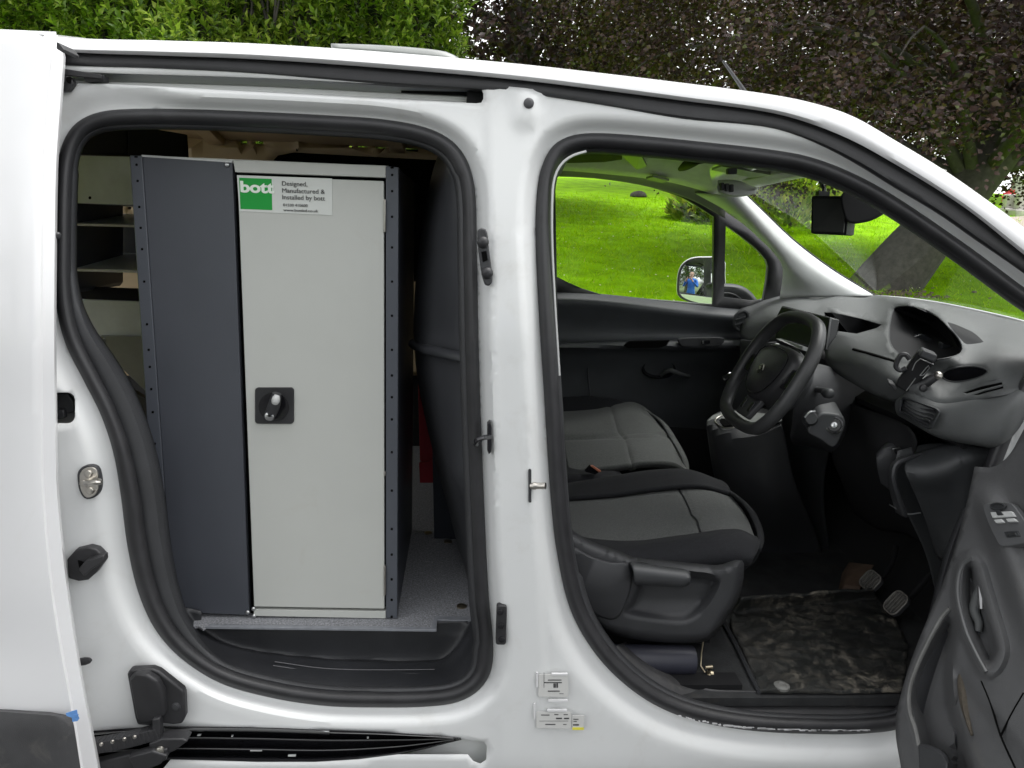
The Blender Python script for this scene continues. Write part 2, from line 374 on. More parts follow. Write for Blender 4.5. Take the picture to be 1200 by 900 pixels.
relief = [offset_loop(catmull(L_, 260, True), -k) for L_ in (S, FL) for k in (3, 6, 9.5, 13, 17, 21, 26, 32, 38)]
yy = np.arange(150, 800, 5.0)
relief += [np.stack([577+o+.02*(yy-500), yy], 1) for o in (-10, -7, -4.5, -2, 0, 2, 4.5, 7, 10)]+[np.stack([626+o+.06*np.clip(yy-560, 0, 400)+.02*np.clip(450-yy, 0, 400), yy], 1) for o in (-9, -6, -3, 0, 3, 6, 9)]
def BD(a, b): return float(body_depth(np.array([float(a)]), np.array([float(b)]))[0])
body = sheet('side_body_panel', BODY_OUT, [S, FL, SLOT, LOWR, HOLE], body_depth, JAMB, van, step=7, extra=np.concatenate(relief))

def band(name, loop, prof, m, dep, parent=van, wmul=None, smooth=60, thick=.002):
    """rubber or plastic section swept round an opening; prof: (pixels inwards, depth change in m)"""
    rows = []
    for k, dy in prof:
        L = offset_loop(loop, k if wmul is None else k*wmul)
        rows.append([P(a, b, d+dy) for (a, b), d in zip(L, dep)])
    V = [p for r in rows for p in r]
    return ob(name, V, gridf(len(rows), len(loop), True), m, parent, smooth=smooth, thick=thick)
SEALP = [(-2, .004), (-1, -.006), (1.5, -.014), (5, -.018), (9, -.016), (13, -.009), (16, .002), (17, .015)]
depS = yb(S[:, 1])+.030; depF = yb(FL[:, 1])+.030
wS = 1-.15*sm(480, 530, S[:, 0])*(S[:, 1] > 200)*(S[:, 1] < 760)+.30*((1-sm(130, 250, S[:, 0]))*sm(480, 620, S[:, 1]))
band('side_door_seal', S, SEALP, RUBBER, depS, wmul=wS)
band('cab_door_seal', FL, SEALP, RUBBER, depF, wmul=.98+.0*FL[:, 0])
wT = .5+1.3*sm(300, 480, S[:, 1])*(1-sm(130, 260, S[:, 0]))
wT = np.where(S[:, 1] < 200, .4, wT)
band('side_door_lining', offset_loop(S, 15*wS), [(-1, .010), (0, .002), (5, .002), (10, .006), (13, .02), (15, .05), (16, .10), (17, .16)], TRIM, depS, wmul=wT)
wU = .55-.25*((FL[:, 0] < 660) & (FL[:, 1] > 200))-.4*((FL[:, 0] > 1150) & (FL[:, 1] > 370))
band('cab_door_lining', offset_loop(FL, 15), [(-1, .012), (2, .004), (6, .008), (10, .03), (12, .07), (13, .13)], TRIM, depF, wmul=wU)

# inner channel of the upper slide rail
up = [row(yb(92)+d, (56, 82+k), (90, 82+k), (300, 88.5+k), (450, 96+k), (575, 102+k)) for d, k in ((.004, 0), (.055, 3), (.058, 12), (.03, 14), (.028, 19), (.006, 22))]
patch('rail_channel', up, JAMB, van, 30, None)
part('rail_end_cap', [plate([(548,101),(572,103),(572,126),(546,124)], .115, .002), plate([(470,106),(566,108),(566,122),(470,118)], .150, .004)], DEEP, van)
# roller bracket at the rear end of the slot
part('roller_bracket', [plate([(60,86),(84,90),(86,99),(80,107),(60,108)], .08, .012), plate([(72,80),(118,87),(119,92),(74,88)], .085, .006), plate([(96,86),(122,88),(122,95),(100,96)], .095, .02)], RUBBER, van, bevel=.001)
part('bracket_hole', g_cyl(P(82, 94, .079), P(82, 94, .082), .006), RECESS, van)

# ------------------------------------------------------------------ roof edge, seal strip, roof
Esil = [(-820,-4),(-450,15),(-80,34),(0,38),(75,47),(180,50),(300,54),(450,64),(600,77),(700,88),(800,100),(900,113),(950,122.5),(1000,138.5),(1050,167),(1100,197),(1140,224),(1200,268),(1300,345),(1400,430)]
Emid = [(-820,6),(-450,25),(-80,44),(0,49),(75,55),(180,58),(300,62),(450,72.5),(600,85),(700,96.5),(800,109),(900,122.5),(950,134),(1000,152.5),(1050,181),(1100,211.5),(1140,238),(1200,282),(1300,360),(1400,446)]
Elow = [(-820,14),(-450,33),(-80,52),(0,56),(75,60.5),(180,64),(300,68.5),(450,79),(600,92),(700,104),(800,117),(900,130.5),(950,144),(1000,164.5),(1050,192),(1100,222),(1140,249),(1200,297),(1300,375),(1400,462)]
Ebot = [(-820,28),(-450,47),(-80,66),(0,70),(75,76.5),(180,80),(300,86),(450,98.5),(600,108.5),(700,122),(800,139),(900,149),(950,164.5),(1000,188.5),(1050,219),(1100,249),(1140,277),(1200,319),(1300,396),(1400,482)]
def eb(b, k): return float(yb(b))+k
nE = 140
rs = {k: catmull(v, nE) for k, v in dict(s=Esil, m=Emid, l=Elow, b=Ebot).items()}
sil = [P(a, b, eb(b, -.012)) for a, b in rs['s']]
# the roof strip: edge of the outer skin, rolling over the top
rows = [[P(a, b, eb(b, .010)) for a, b in rs['l']], [P(a, b-.5, eb(b, -.020)) for a, b in rs['l']], [P(a, b, eb(b, -.026)) for a, b in rs['m']], sil,
        [p+Vector((0, .035, .010)) for p in sil], [p+Vector((0, .075, .012)) for p in sil]]
patch('roof_edge', rows, PAINT, van, nE, 16)
rows = [[P(a, b, eb(b, .008)) for a, b in rs['l']], [P(a, b+2.5, eb(b, -.006)) for a, b in rs['l']], [P(a*.5+c*.5, b*.5+d*.5, eb(b, -.010)) for (a, b), (c, d) in zip(rs['l'], rs['b'])], [P(a, b-2, eb(b, -.004)) for a, b in rs['b']], [P(a, b+1, eb(b, .012)) for a, b in rs['b']]]
patch('roof_seal', rows, RUBBER, van, nE, 14)
rows = [[P(a, b-1.2, eb(b, -.013)) for a, b in rs['l']], [P(a, b, eb(b, -.017)) for a, b in rs['l']], [P(a, b+1.0, eb(b, -.013)) for a, b in rs['l']]]
patch('seal_lip', rows, GLOSSB, van, nE, 5)
XF = .97
rc = [p for p in sil if p.x < XF-.04]
def roofrow(y, dz, k): return [Vector((p.x*(1-k)+k*(p.x if p.x < .5 else .5+(p.x-.5)*1.0), y, p.z+dz)) for p in rc]
rows = [[p+Vector((0, .075, .012)) for p in rc], roofrow(.40, .055, 0), roofrow(.87, .085, 0), roofrow(1.35, .060, 0), roofrow(1.62, .02, 0), roofrow(1.69, -.01, 0)]
patch('roof_panel', rows, PAINT, van, 60, 20)
patch('roof_fin', [row(.16, (388,54.5),(440,56.5),(490,60.5),(520,64),(536,69)), row(.15, (388,53),(440,54.5),(490,58),(522,62.5),(537,69.5)), row(.14, (391,57.5),(440,61),(490,66),(522,69),(538,72))], mat('grey_roof_moulding', (.20, .21, .20), .4, .1, 10), van, 20, 6, thick=.006)
part('aerial', g_tube([P(873, 108, .5), P(862, 92, .5), P(847, 71, .5)], [.006, .0045, .003], 8), TRIM, van)
part('grommet', g_lathe(P(619.5, 121.3, BD(619.5, 121.3)), (0, -1, 0), [(-.003, .0095), (.004, .0095), (.006, .008), (.007, .004)]), mat('grey_rubber_plug', (.07, .07, .075), .5, .1, 10), van)

# ------------------------------------------------------------------ hardware on the jambs
def studs(name, px, y, m, polys):  part(name, [plate(p_, y, t) for p_, t in polys], m, van)
part('striker_gasket', plate(catmull([(91,553),(97,547),(107,545.5),(114,549),(117.5,562),(117,575),(111,583),(100,585),(93,576),(90.5,562)], 30, True).tolist(), .012, .012), TRIM, van, bevel=.002)
sp = part('striker', [plate(catmull([(94,554),(99,549),(107,547.5),(113,551),(115.5,562),(115,574),(110,581),(101,583),(95,575),(93,562)], 30, True).tolist(), .009, .006)]+[g_lathe(P(a, b, .009), (0, -1, 0), [(0, .0075), (.003, .0075), (.004, .005), (.0042, .002)], 12) for a, b in ((103.5,555),(98.5,566.5),(105.5,575))]+
   [g_tube(catmull([P(100,566,.008), P(102,566,-.018), P(110,565.5,-.028), P(117,565.5,-.022), P(116,563,-.004)], 16), .0045, 8)], STEEL, van, bevel=.001)
part('bump_stop', [plate([(78,656),(88,645),(103,641.5),(113,644),(121,652),(121.5,659),(112,672),(103,680),(92,681.5),(80,678)], .004, .02), plate([(100,657),(121.5,651),(122,659),(107,668),(98,676),(91,668)], -.014, .02)], RUBBER, van, bevel=.003)
part('bump_stop_recess', plate([(91,657),(101,660),(100,668),(94,671)], .0015, .004), RECESS, van)
part('guide_pin', g_lathe(P(92, 776, .0), P(114, 772.5, -.022)-P(92, 776, .0), [(0, .0075), (.02, .0075), (.03, .006), (.036, .003)], 14), RUBBER, van)
cb = part('cable_cover', [plate([(148.5,790),(152,785),(178,784),(186,787),(214,809),(216,814),(217,840),(213,848.5),(203,849.5),(186,848),(178,851),(161,850),(158,842)], -.008, .018)], RUBBER, van, bevel=.004)
part('cover_hump', [g_prism([P(a, b, y) for a, b, y in ((151,795,-.012),(156,791,-.026),(172,791,-.03),(184,799,-.03),(191,812,-.024),(194,838,-.018),(184,846,-.022),(166,848,-.022),(160,843,-.014))], (0, .02, 0))], RUBBER, van, bevel=.006)
part('cover_screw', g_lathe(P(206.5, 828, -.008), (0, -1, 0), [(-.001, .009), (.001, .009), (.002, .006), (.0045, .006), (.005, .003)], 14), TRIM, van)
# recess behind the slot-like hole in the rear jamb
part('jamb_pocket', [g_patch([[P(a, b, .045) for a, b in HOLE], [P(72+(a-72)*.95, 478+(b-478)*.95, .075) for a, b in HOLE], [P(72+(a-72)*.05, 478+(b-478)*.05, .078) for a, b in HOLE]], 28, None, True)], mat('jamb_pocket_shade', (.35, .35, .34), .5, .15, 10), van)
part('pocket_latch', [plate([(62,462),(78,461),(85,470),(87,483),(72,486),(62,480)], .055, .01), plate([(64,480),(74,480),(76,490),(64,492)], .045, .012)], TRIM, van, bevel=.002)
# pillar hardware
part('door_contact', plate(catmull([(559.5,270),(564,267),(570,269),(573,290),(577,325),(576,333),(570,336),(566,328),(562,305)], 28, True).tolist(), .010, .012), TRIM, van, bevel=.003)
part('contact_bolt', [g_lathe(P(a, b, .010), (0, -1, 0), [(0, .011), (.003, .010), (.006, .006), (.007, .003)], 14) for a, b in ((566,284),(571,320))], RUBBER, van)
part('contact_socket', plate([(564,295),(570,294),(571.5,305),(566,307)], .0085, .004), RECESS, van)
part('pillar_striker_plate', plate([(571,496),(574.5,493),(576,500),(576.5,520),(575.5,530),(573,533),(571,528)], .008, .014), GLOSSB, van, bevel=.002)
part('pillar_striker', [g_tube(catmull([P(574,512,.008), P(567,513,-.012), P(560,515,-.02), P(557,519,-.012), P(558,521,.006)], 14), .005, 8)], GLOSSB, van)
part('pillar_latch_plate', plate(rrect(587.5, 733, 12, 46, 3, ang=.03), .006, .016), RUBBER, van, bevel=.002)
part('latch_plate_bolt', [g_lathe(P(a, b, .006), (0, -1, 0), [(0, .007), (.003, .006), (.004, .003)], 12) for a, b in ((586,717),(587,733),(588,749))], GLOSSB, van)
part('hinge_pin_plate', plate(rrect(621, 569.5, 3.4, 39, 1.5), .010, .012), TRIM, van)
part('hinge_pin', g_lathe(P(622, 569.5, .012), P(640, 569.5, .0)-P(622, 569.5, .012), [(0, .006), (.004, .006), (.005, .0075), (.010, .0075), (.012, .0062), (.022, .0062), (.024, .0068), (.030, .0064)], 14), STEEL, van)

# data stickers on the foot of the pillar
st = part('data_sticker', plate(rrect(648.5, 803.5, 35, 26, 1.5, ang=.01), .0075, .001), STICKER, van)
part('sticker_print', [plate(rrect(x, y_, w_, h_, .2), .007, .0004) for x, y_, w_, h_ in ((650,797,16,1.1),(648,800,21,1.2),(650,803.5,3,5),(653,803.5,2,5),(649,810,14,1.2),(658,813,5,.6),(637.5,797,.5,18))], INK, st)
st2 = part('data_sticker', plate(rrect(649, 844, 41, 19, 1.5, ang=.01), .0075, .001), STICKER, van)
part('sticker_print', [plate(rrect(x, y_, w_, h_, .2), .007, .0004) for x, y_, w_, h_ in ((639,838,10,1.0),(652,837.5,5,.9),(663,837.5,5,.9),(655,842,7,1.6),(664,842,6,1.6),(645,849,12,1.1),(662,849,4,.8),(649,845,34,.35))], INK, st2)
st3 = part('data_sticker', plate(rrect(677.5, 847, 14, 17, 1, ang=.01), .0075, .001), STICKER, van)
part('sticker_print', [plate(rrect(x, y_, w_, h_, .2), .007, .0004) for x, y_, w_, h_ in ((675,843,6,1),(674,845.5,4,.8),(675,849.5,7,1.6))], INK, st3)
part('sticker_band', plate(rrect(677.5, 854, 13.5, 3, .4, ang=.01), .0068, .0004), YELLOW, st3)
part('pressed_mark', [plate(rrect(x, y_, w_, h_, .7), .0062, .004) for x, y_, w_, h_ in ((656,790.5,19,2),(654,821.5,23,2),(653,833,23,2),(629.5,797,2,17),(626.5,834,2,18))], PAINT, van)

# ------------------------------------------------------------------ lower slide rail
RT = catmull([(96,858),(150,854),(190,852),(300,853),(386,856),(450,858.5),(515,863),(540,865.5)], 50)
RB = catmull([(96,898),(150,893),(190,891),(300,892),(370,892.5),(420,889.5),(467,883.5),(500,876.5),(525,870),(541,866)], 50)
lr = []
for f, y in ((0,.030),(.0,.014),(.06,.014),(.08,.050),(.26,.052),(.28,.030),(.30,.024),(.34,.024),(.36,.05),(.58,.052),(.60,.034),(.63,.028),(.67,.030),(.69,.055),(.84,.055),(.86,.032),(.92,.020),(.97,.022),(1,.035)):
    lr.append([P(c_[0], c_[1], y) for c_ in RT*(1-f)+RB*f])
patch('slide_rail', lr, GLOSSB, van, 50, None, smooth=25)
for f_ in (.075, .32, .645, .93): part('rail_glint', g_tube([P(c_[0], c_[1], .0215 if f_ > .08 else .012) for c_ in (RT*(1-f_)+RB*f_)[:-1]], .0010, 5), mat('rail_glint_grey', (.10,.10,.10), .35, .1, 20) if 'rail_glint_grey' not in MATS else MATS['rail_glint_grey'], van)  # thin grey lines standing in for highlights along the black rail
patch('rail_lip', [row(y, (186,853+o),(300,854+o),(386,857+o)) for y, o in ((.018,-.8),(.010,.3),(.010,1.6),(.02,3))], ALU, van, 20)
patch('rail_back', [row(.065, (90,850),(300,850),(600,862)), row(.066, (90,905),(300,905),(600,905))], DEEP, van, 8)
part('rail_run_out', [g_prism([P(400,850,.062), P(590,860,.050), P(590,905,.048), P(400,905,.062)], (0,.004,0))], JAMB, van)
part('rail_scuff', [plate(rrect(a, b, w_, h_, .3), .0205, .004) for a, b, w_, h_ in ((233,862,4,1),(272,863,2,1),(431,865,2,1),(342,886,9,1.2),(300,880,14,.7))], PALE, van)
# cable chain and swing arm
ch = []
for k in range(17):
    t = k/16; a = P(108+76*t, 874-17*t+2*math.sin(t*3), -.03+.01*t)
    ch.append(g_box(a, (.0085, .022, .024), Matrix.Rotation(-.22, 3, 'Y') if k % 2 else Matrix.Rotation(-.3, 3, 'Y')))
part('cable_chain', ch+[g_tube([P(104,875,-.03), P(185,856,-.02)], .0085, 8)], RUBBER, van, bevel=.001)
part('chain_rivet', [g_lathe(P(a, b, -.045), (0, -1, 0), [(0, .004), (.003, .003)], 8) for a, b in ((119,872),(132,869),(146,866),(158,863.5))], STEEL, van)
part('swing_arm', [plate([(104,896),(150,885),(164,886),(172,892),(160,905),(104,912)], -.035, .02), plate([(150,888),(178,880),(196,886),(188,896),(160,908)], -.045, .022)], RUBBER, van, bevel=.003)
part('roller_carriage', [plate([(174,872),(190,866),(214,866),(220,869),(205,880),(192,886),(180,884),(175,878)], -.035, .03), plate([(178,843),(187,842),(188,868),(178,872)], -.03, .02), plate([(176,880),(196,878),(194,892),(176,896)], -.04, .03)], RUBBER, van, bevel=.003)
part('roller_bolt', g_lathe(P(188, 879, -.036), (0, -1, 0), [(0, .009), (.004, .008), (.006, .004)], 14), STEEL, van)

# ------------------------------------------------------------------ sliding door, slid back over the body side
def ds(pts, y): return [P(a, b, (y if isinstance(y, (int, float)) else y[i])+float(yb(b))-.02) for i, (a, b) in enumerate(pts)]
edge = [(66,41),(70,50),(75.5,62),(73.5,100),(70,150),(67,200),(65.5,300),(65,400),(66,480),(67.5,560),(72,620),(80,690),(90.5,760),(101,820),(113,880),(122,930),(128,960)]
crease = [(58,41.5),(59,50),(60,62),(56,100),(52,150),(49,200),(47.5,300),(47,400),(47,480),(48,560),(52,620),(59,690),(70,760),(81,820),(91,880),(99,930),(104,960)]
def lft(x): return [(x, 38.5-.045*(60-x)*.3)]+[(x, b) for a, b in edge[1:]]
swage = lambda b: .010*math.exp(-((b-748)/16)**2)-.006*math.exp(-((b-775)/16)**2)
rows = [ds(edge, .05), ds([(a+.6, b) for a, b in edge], -.062), ds([(a-2, b) for a, b in edge], -.078), ds([(a+3, b) for a, b in crease], -.088), ds([(a, b) for a, b in crease], -.096)]
for x in (36, 10, -30, -120, -300, -700):
    L = lft(x); rows.append(ds(L, [-.104-.004*min(1, (47-x)/60)+swage(b) for a, b in L]))
slide = patch('sliding_door', rows, PAINT, van, 70, None, thick=.0015)
# rolled top edge and inner skin
L0 = [(66,41),(58,41.5),(36,39.8),(10,38.6),(-30,37.5),(-120,35),(-300,30),(-700,20)]
patch('door_top_edge', [ds(L0, [-.062,-.096]+[-.104]*6), ds([(a, b-2.5) for a, b in L0], [-.05,-.08]+[-.085]*6), ds([(a, b-3) for a, b in L0], [-.0]*8)], PAINT, slide, 24, None)
patch('door_lining_panel', [ds([(min(a-5, a), b) for a, b in edge], -.035), ds([(-300, b) for a, b in edge], -.035)], JAMB, slide, 40, None)
rows = [ds([(-700,825),(-120,829.5),(0,832),(50,835),(78,837),(84,840)], -.108), ds([(-700,827),(-120,832),(0,834.5),(50,838),(78,840),(85,843)], -.122), ds([(-700,855),(-120,857),(0,858),(50,860),(78,864),(89,868)], -.126), ds([(-700,960),(-120,960),(0,960),(50,960),(85,960),(103,960)], -.120)]
patch('side_moulding', rows, TRIMLOW, slide, 30, 14)
part('tape_scrap', [plate([(77,836),(86,833),(90,832),(91,838),(93,842),(91,845),(85,846),(84,841),(78,839)], -.124, .001), plate([(87,838),(92,837),(91,841),(88,842)], -.128, .001)], BLUETAPE, slide)
part('door_corner_cap', [plate([(66,49),(69,50),(75,58),(74,62),(66,57)], -.058, .05)], RUBBER, slide, bevel=.001)
part('door_buffer', [g_lathe(P(66, 275.5, -.04), P(71, 277, -.05)-P(66, 275.5, -.04), [(0, .006), (.006, .006), (.009, .003)], 12)], RUBBER, slide)

# =================================================================== load area
ZF = .584
ZS = .445
RID = [(212,716),(222,730),(240,747),(270,760),(310,768),(380,775),(450,777.5),(500,777.5),(520,775),(534,764),(546,748),(557,730)]
LOWT = [(196,742),(206,756),(228,772),(262,788),(306,799),(380,808),(450,810),(505,810),(535,806),(552,796),(560,780),(564,762)]
tread = [[P(a, b, .072) for a, b in LOWT], [P(a*.75+c*.25, b*.75+d*.25, .092) for (a, b), (c, d) in zip(LOWT, RID)], [P(a*.5+c*.5, b*.5+d*.5, .115) for (a, b), (c, d) in zip(LOWT, RID)], [P(a*.2+c*.8, b*.2+d*.8, .145) for (a, b), (c, d) in zip(LOWT, RID)], [P(a, b+1, .160) for a, b in RID], [P(a, b-1, .166) for a, b in RID],
         [P(a*.985+6.0, b-4, .186) for a, b in RID], [P(max(236, min(a*.93+30, 556)), 742 if 240 < a < 540 else min(b, 742), .192) for a, b in RID], [P(max(232, min(a*.93+30, 558)), 728 if 240 < a < 540 else min(b, 728), .196) for a, b in RID]]
stp = tread
patch('step_well', stp, mat('step_plastic', (.022, .023, .026), .42, .12, 12, .3, 900), van, 60, 40)
part('step_groove', [g_tube([P(a, b, y) for a, b, y in catmull([(a0, b0, yy), (a0+55, b0+7.5, yy), (a0+110, b0+9.5, yy), (509, b1, yy)], 20)], .0011, 5) for a0, b0, b1, yy in ((322,775.5,784.5,.137),(320,780,789.5,.128),(318,785.5,795,.118))], mat('step_highlight_rib', (.10, .10, .105), .5, .1, 10), van)
part('load_floor', g_prism([PZ(190,738,ZF), PZ(232,733.5,ZF), PZ(238,737,ZF), PZ(246,731,ZF), PZ(508,735,ZF), PZ(509.5,722,ZF), PZ(565,723.5,ZF), Vector((.10, 1.60, ZF)), Vector((-2.2, 1.60, ZF)), Vector((-2.2, .09, ZF)), Vector((-.85, .09, ZF))], (0, 0, -.005)), CARPET, van)
part('floor_edge_strip', [g_prism([PZ(a, b, ZF+.0008) for a, b in q], (0, 0, -.006)) for q in ([(240,734.2),(508,737.6),(508,734.6),(246,731.4)], [(506.5,737.6),(511.5,737.4),(513,722.5),(508,722.5)], [(511,726),(566,727),(566,722.5),(511,721.5)])], mat('floor_edge_aluminium', (.22, .23, .25), .45, .15, 60), van, bevel=.001)
part('floor_bolt', [g_lathe(PZ(a, b, ZF), (0, 0, 1), [(0, r_), (.003, r_), (.005, r_*.6), (.006, r_*.3)], 12) for a, b, r_ in ((541,711,.012),(525,635,.012),(502,625,.012))], BRASS, van)
# far inner side of the load space, with its pressed beige panels and openings
YW = 1.58
cuts = [[(318,190),(326,182),(345,178.5),(440,184),(520,188),(560,190),(560,330),(318,330)], rrect(286,166,7,6,.5), rrect(304,166,9,6,1), rrect(425,171,11,3,.5), rrect(446,172.5,12,3,.5), rrect(243,154,7,8,2), rrect(250,158,5,8,1), rrect(232,152,5,4,1), rrect(363,161,4,4,1.5), [(475,163),(478,164),(478,172),(490,173),(490,178),(476,177)], rrect(411,172,3,2,.8), rrect(469,175,3,2,.8), rrect(265,153,3,3,1), rrect(128,243,4,3,1), rrect(140,242,4,3,1), rrect(152,244,4,3,1)]
def walld(px, py):
    px = np.asarray(px, float)
    y = np.full(len(px), YW)+.0
    y = y+.03*sm(166, 180, py+.012*(500-px)*0)*0
    y = y-.035*np.exp(-((py-(173+.016*(px-200)))/3.0)**2)*.5
    y = y+.02*(px < 215)*sm(170, 178, py)
    y = y-.03*np.exp(-((px-348)/3)**2)*(py < 176)
    return y
sheet('lining_panel', [(40,110),(620,120),(620,440),(40,440)], cuts, walld, BEIGE, van, step=9)
part('window_ply', plate([(300,170),(600,178),(600,345),(300,345)], YW+.045, .01), RECESS, van)
part('wall_bracket', [plate(rrect(243,161,10,2,.6), YW-.02, .03), plate(rrect(306,155,3,2,.5), YW-.02, .01), plate(rrect(333,160,2.4,2,.5), YW-.02, .01), plate(rrect(506,170,4,3,1), YW-.02, .02)], STEEL, van)
part('wall_seam', [plate([(347,150),(348.5,150),(348.5,177),(347,177)], YW-.018, .02)], RECESS, van)
# the rest of the box: rear, far lower wall, roof inside
part('outer_wall', g_box((-1.0, 1.648, 1.0), (2.4, .01, 1.46)), RUBBER, van)
part('load_shell', [g_box((-1.5, .06, 1.1), (1.35, .02, 1.3))], BEIGE, van)
patch('roof_lining', [[Vector((x, y, z)) for x in (-2.0,-1.2,-.4,.18)] for y, z in ((.16,1.735),(.40,1.775),(.87,1.80),(1.35,1.775),(1.58,1.735))], BEIGE, van, 12, 16, thick=.006)
for x in (-1.55, -.9, -.25): patch('roof_cross_rail', [[Vector((x+dx, y, z-dz)) for y, z in ((.18,1.733),(.40,1.77),(.87,1.795),(1.35,1.77),(1.56,1.733))] for dx, dz in ((-.03,0),(-.025,.02),(.025,.02),(.03,0))], BEIGE, van, 20, None)

# bulkhead: moulded black panel bulging into the load space behind the seats
bk = []
for py, xn, xs in ((150,552,524),(178,553,517),(200,554,509),(250,555,498),(300,556,491.5),(345,556,487),(395,557,485),(404,557,486),(412,557,486.5),(440,558,489),(480,560,496),(520,561,505),(560,563,515),(600,566,526),(640,568,536),(668,570,545),(700,571,551)):
    k = sm(398, 404, py)*(1-sm(406, 413, py)); o = .018*float(k)
    bk.append([P(xn+6, py+3, max(.075, float(yb(py))+.065)), P(xn-8, py+2, max(.11, float(yb(py))+.085)-o), P(xn-28 if xs < 525 else (xn*.55+xs*.45), py, .17-o), P(xs+9, py-2+(.0), .29-o), P(xs, py-4, .42), P(xs+8, py-5, .55), P(xs+26, py-6, .62)])
patch('bulkhead', bk, mat('bulkhead_plastic', (.048, .050, .055), .36, .1, 8, .15, 600), van, 20, 60)
part('bulkhead_bead', g_tube(catmull([P(484.5,403,.40), P(497,409,.27), P(515,413,.19), P(532,417,.135), P(545,419.5,.10)], 24), [.012,.012,.011], 10), mat('bulkhead_bead_plastic', (.048, .050, .055), .3, .1, 8), van)
part('bulkhead_back', [g_box((.165, 1.05, 1.15), (.015, 1.1, 1.2))], DEEP, van)
part('red_strap', [plate([(490,450),(507,455),(509,545),(492,540)], .72, .01), plate([(491,543),(510,540),(510,566),(492,566)], .70, .02)], REDM, van, bevel=.002)
part('bulkhead_foot', [plate([(506,500),(560,520),(560,640),(509,636)], .66, .02)], mat('bulkhead_foot_sheet', (.02, .024, .034), .6, .1, 10), van)
# =================================================================== storage cabinet and racking (stand inside the van)
YC = .20
cb0 = P(330, 722, YC); cab = thing('storage_cabinet', 'tall slate and pale grey metal cabinet with locked door, standing in side doorway', 'cabinet', (-.38, .45, ZF))
DC = .52
part('side_panel', plate([(167,183.5),(272,190),(292,721),(203,717)], YC+.001, .02), SLATE, cab, bevel=.0012)
pl_ = part('corner_post', [plate([(152,182),(166.2,182.6),(202,717),(186.5,717)], YC-.002, .03)], SLATE2, cab, bevel=.0015)
part('post_hole', [plate(rrect(152.3+7+ (b-183)*.0655, b, 4.2 if b < 190 else 2.8, 2.2 if b < 190 else 2.8, 1), YC-.0026, .002) for b in (183.8,193,212,242.5,267,292,330,380,410,430,456,483,520,560,600)], RECESS, pl_)
part('end_panel', [g_prism([P(152,184,YC+.03), P(187,716,YC+.03), P(187,716,YC+.03)+Vector((0,DC,0)), P(152,184,YC+.03)+Vector((0,DC,0))], (.012, 0, 0))], SLATE, cab)
pr_ = part('corner_post', plate([(452.2,194.5),(467,196),(465.5,724.5),(452.2,724.5)], YC-.002, .03), SLATE2, cab, bevel=.0015)
part('post_hole', [plate(rrect(459.5-(b-200)*.001, b, 4.2 if b < 200 else 2.8, 2.2 if b < 200 else 2.8, 1), YC-.0026, .002) for b in (196.5,205,224,254,290,330,370,410,440,465.5,491.5,530,575,620,650,679,703,723)], RECESS, pr_)
a, b = P(467,196.5,YC+.002), P(465.3,724,YC+.002)
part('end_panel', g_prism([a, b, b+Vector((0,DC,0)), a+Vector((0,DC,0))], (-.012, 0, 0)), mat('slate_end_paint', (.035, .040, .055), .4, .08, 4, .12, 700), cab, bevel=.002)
part('top_panel', g_prism([P(166,182,YC+.004), P(455,194.5,YC+.004), P(455,194.5,YC+.004)+Vector((0,DC,0)), P(166,182,YC+.004)+Vector((0,DC,0))], (0,0,-.008)), CABGREY, cab)
part('top_edge', plate([(166,181.3),(272,188.6),(272,190.6),(166,183.6)], YC-.001, .02), PALE, cab)
part('top_rail', plate([(273,187.5),(452,194),(452,208.3),(275.5,201.8)], YC-.001, .03), CABGREY, cab, bevel=.0012)
part('base_rail', plate([(297.5,714),(452,716.5),(452,725),(297,722)], YC-.001, .03), CABGREY, cab, bevel=.0012)
part('carcass_back', g_prism([P(160,186,YC+DC-.02), P(466,200,YC+DC-.02), P(466,700,YC+DC-.02), P(186,700,YC+DC-.02)], (0,.01,0)), SLATE, cab)
part('carcass_frame', plate([(272,190),(466,197),(466,722),(293,720)], YC+.022, .004), RECESS, cab)
door = part('cabinet_door', plate([(278.2,206),(449.8,212.2),(450.4,713.6),(297.6,711)], YC-.003, .018), CABGREY, cab, bevel=.0016)
part('hinge', plate([(449.5,233.5),(451.8,233.6),(451.8,272),(449.5,272)], YC-.008, .01), STEEL, door, bevel=.0008)
part('hinge', plate([(449.9,553),(451.8,553),(451.8,558),(449.9,558)], YC-.006, .01), STEEL, door, bevel=.0008)
part('hinge', plate([(450,663.5),(451.9,663.5),(451.9,698),(450,698)], YC-.008, .01), STEEL, door, bevel=.0008)
lp = part('latch_plate', plate(rrect(321.5, 475.5, 45.5, 42.5, 4), YC-.007, .005), RUBBER, door, bevel=.001)
part('latch_dish', g_lathe(P(321, 477, YC-.0072), (0, -1, 0), [(0, .031), (.001, .031), (.0014, .027), (.0006, .024)], 28), GLOSSB, lp)
part('latch_handle', [g_tube(catmull([P(324.5,461,YC-.03), P(322,472,YC-.028), P(318,483,YC-.022), P(315,489,YC-.016)], 12), [.009,.0125,.0125,.0115], 14, flat=1)], TRIM, lp)
part('latch_pad', g_tube(catmull([P(324.8,463,YC-.042), P(323.5,467,YC-.044), P(322,473,YC-.042)], 10), [.005,.008,.0085,.006], 14), PALE, lp)
part('key_lock', g_lathe(P(315.5, 488, YC-.031), (0, -1, 0), [(-.004, .0095), (.001, .0095), (.002, .008)], 20), ALU, lp)
part('key_slot', plate([(311.5,487),(315,486.5),(319.5,488.2),(315.5,488.7)], YC-.0336, .001), RECESS, lp)
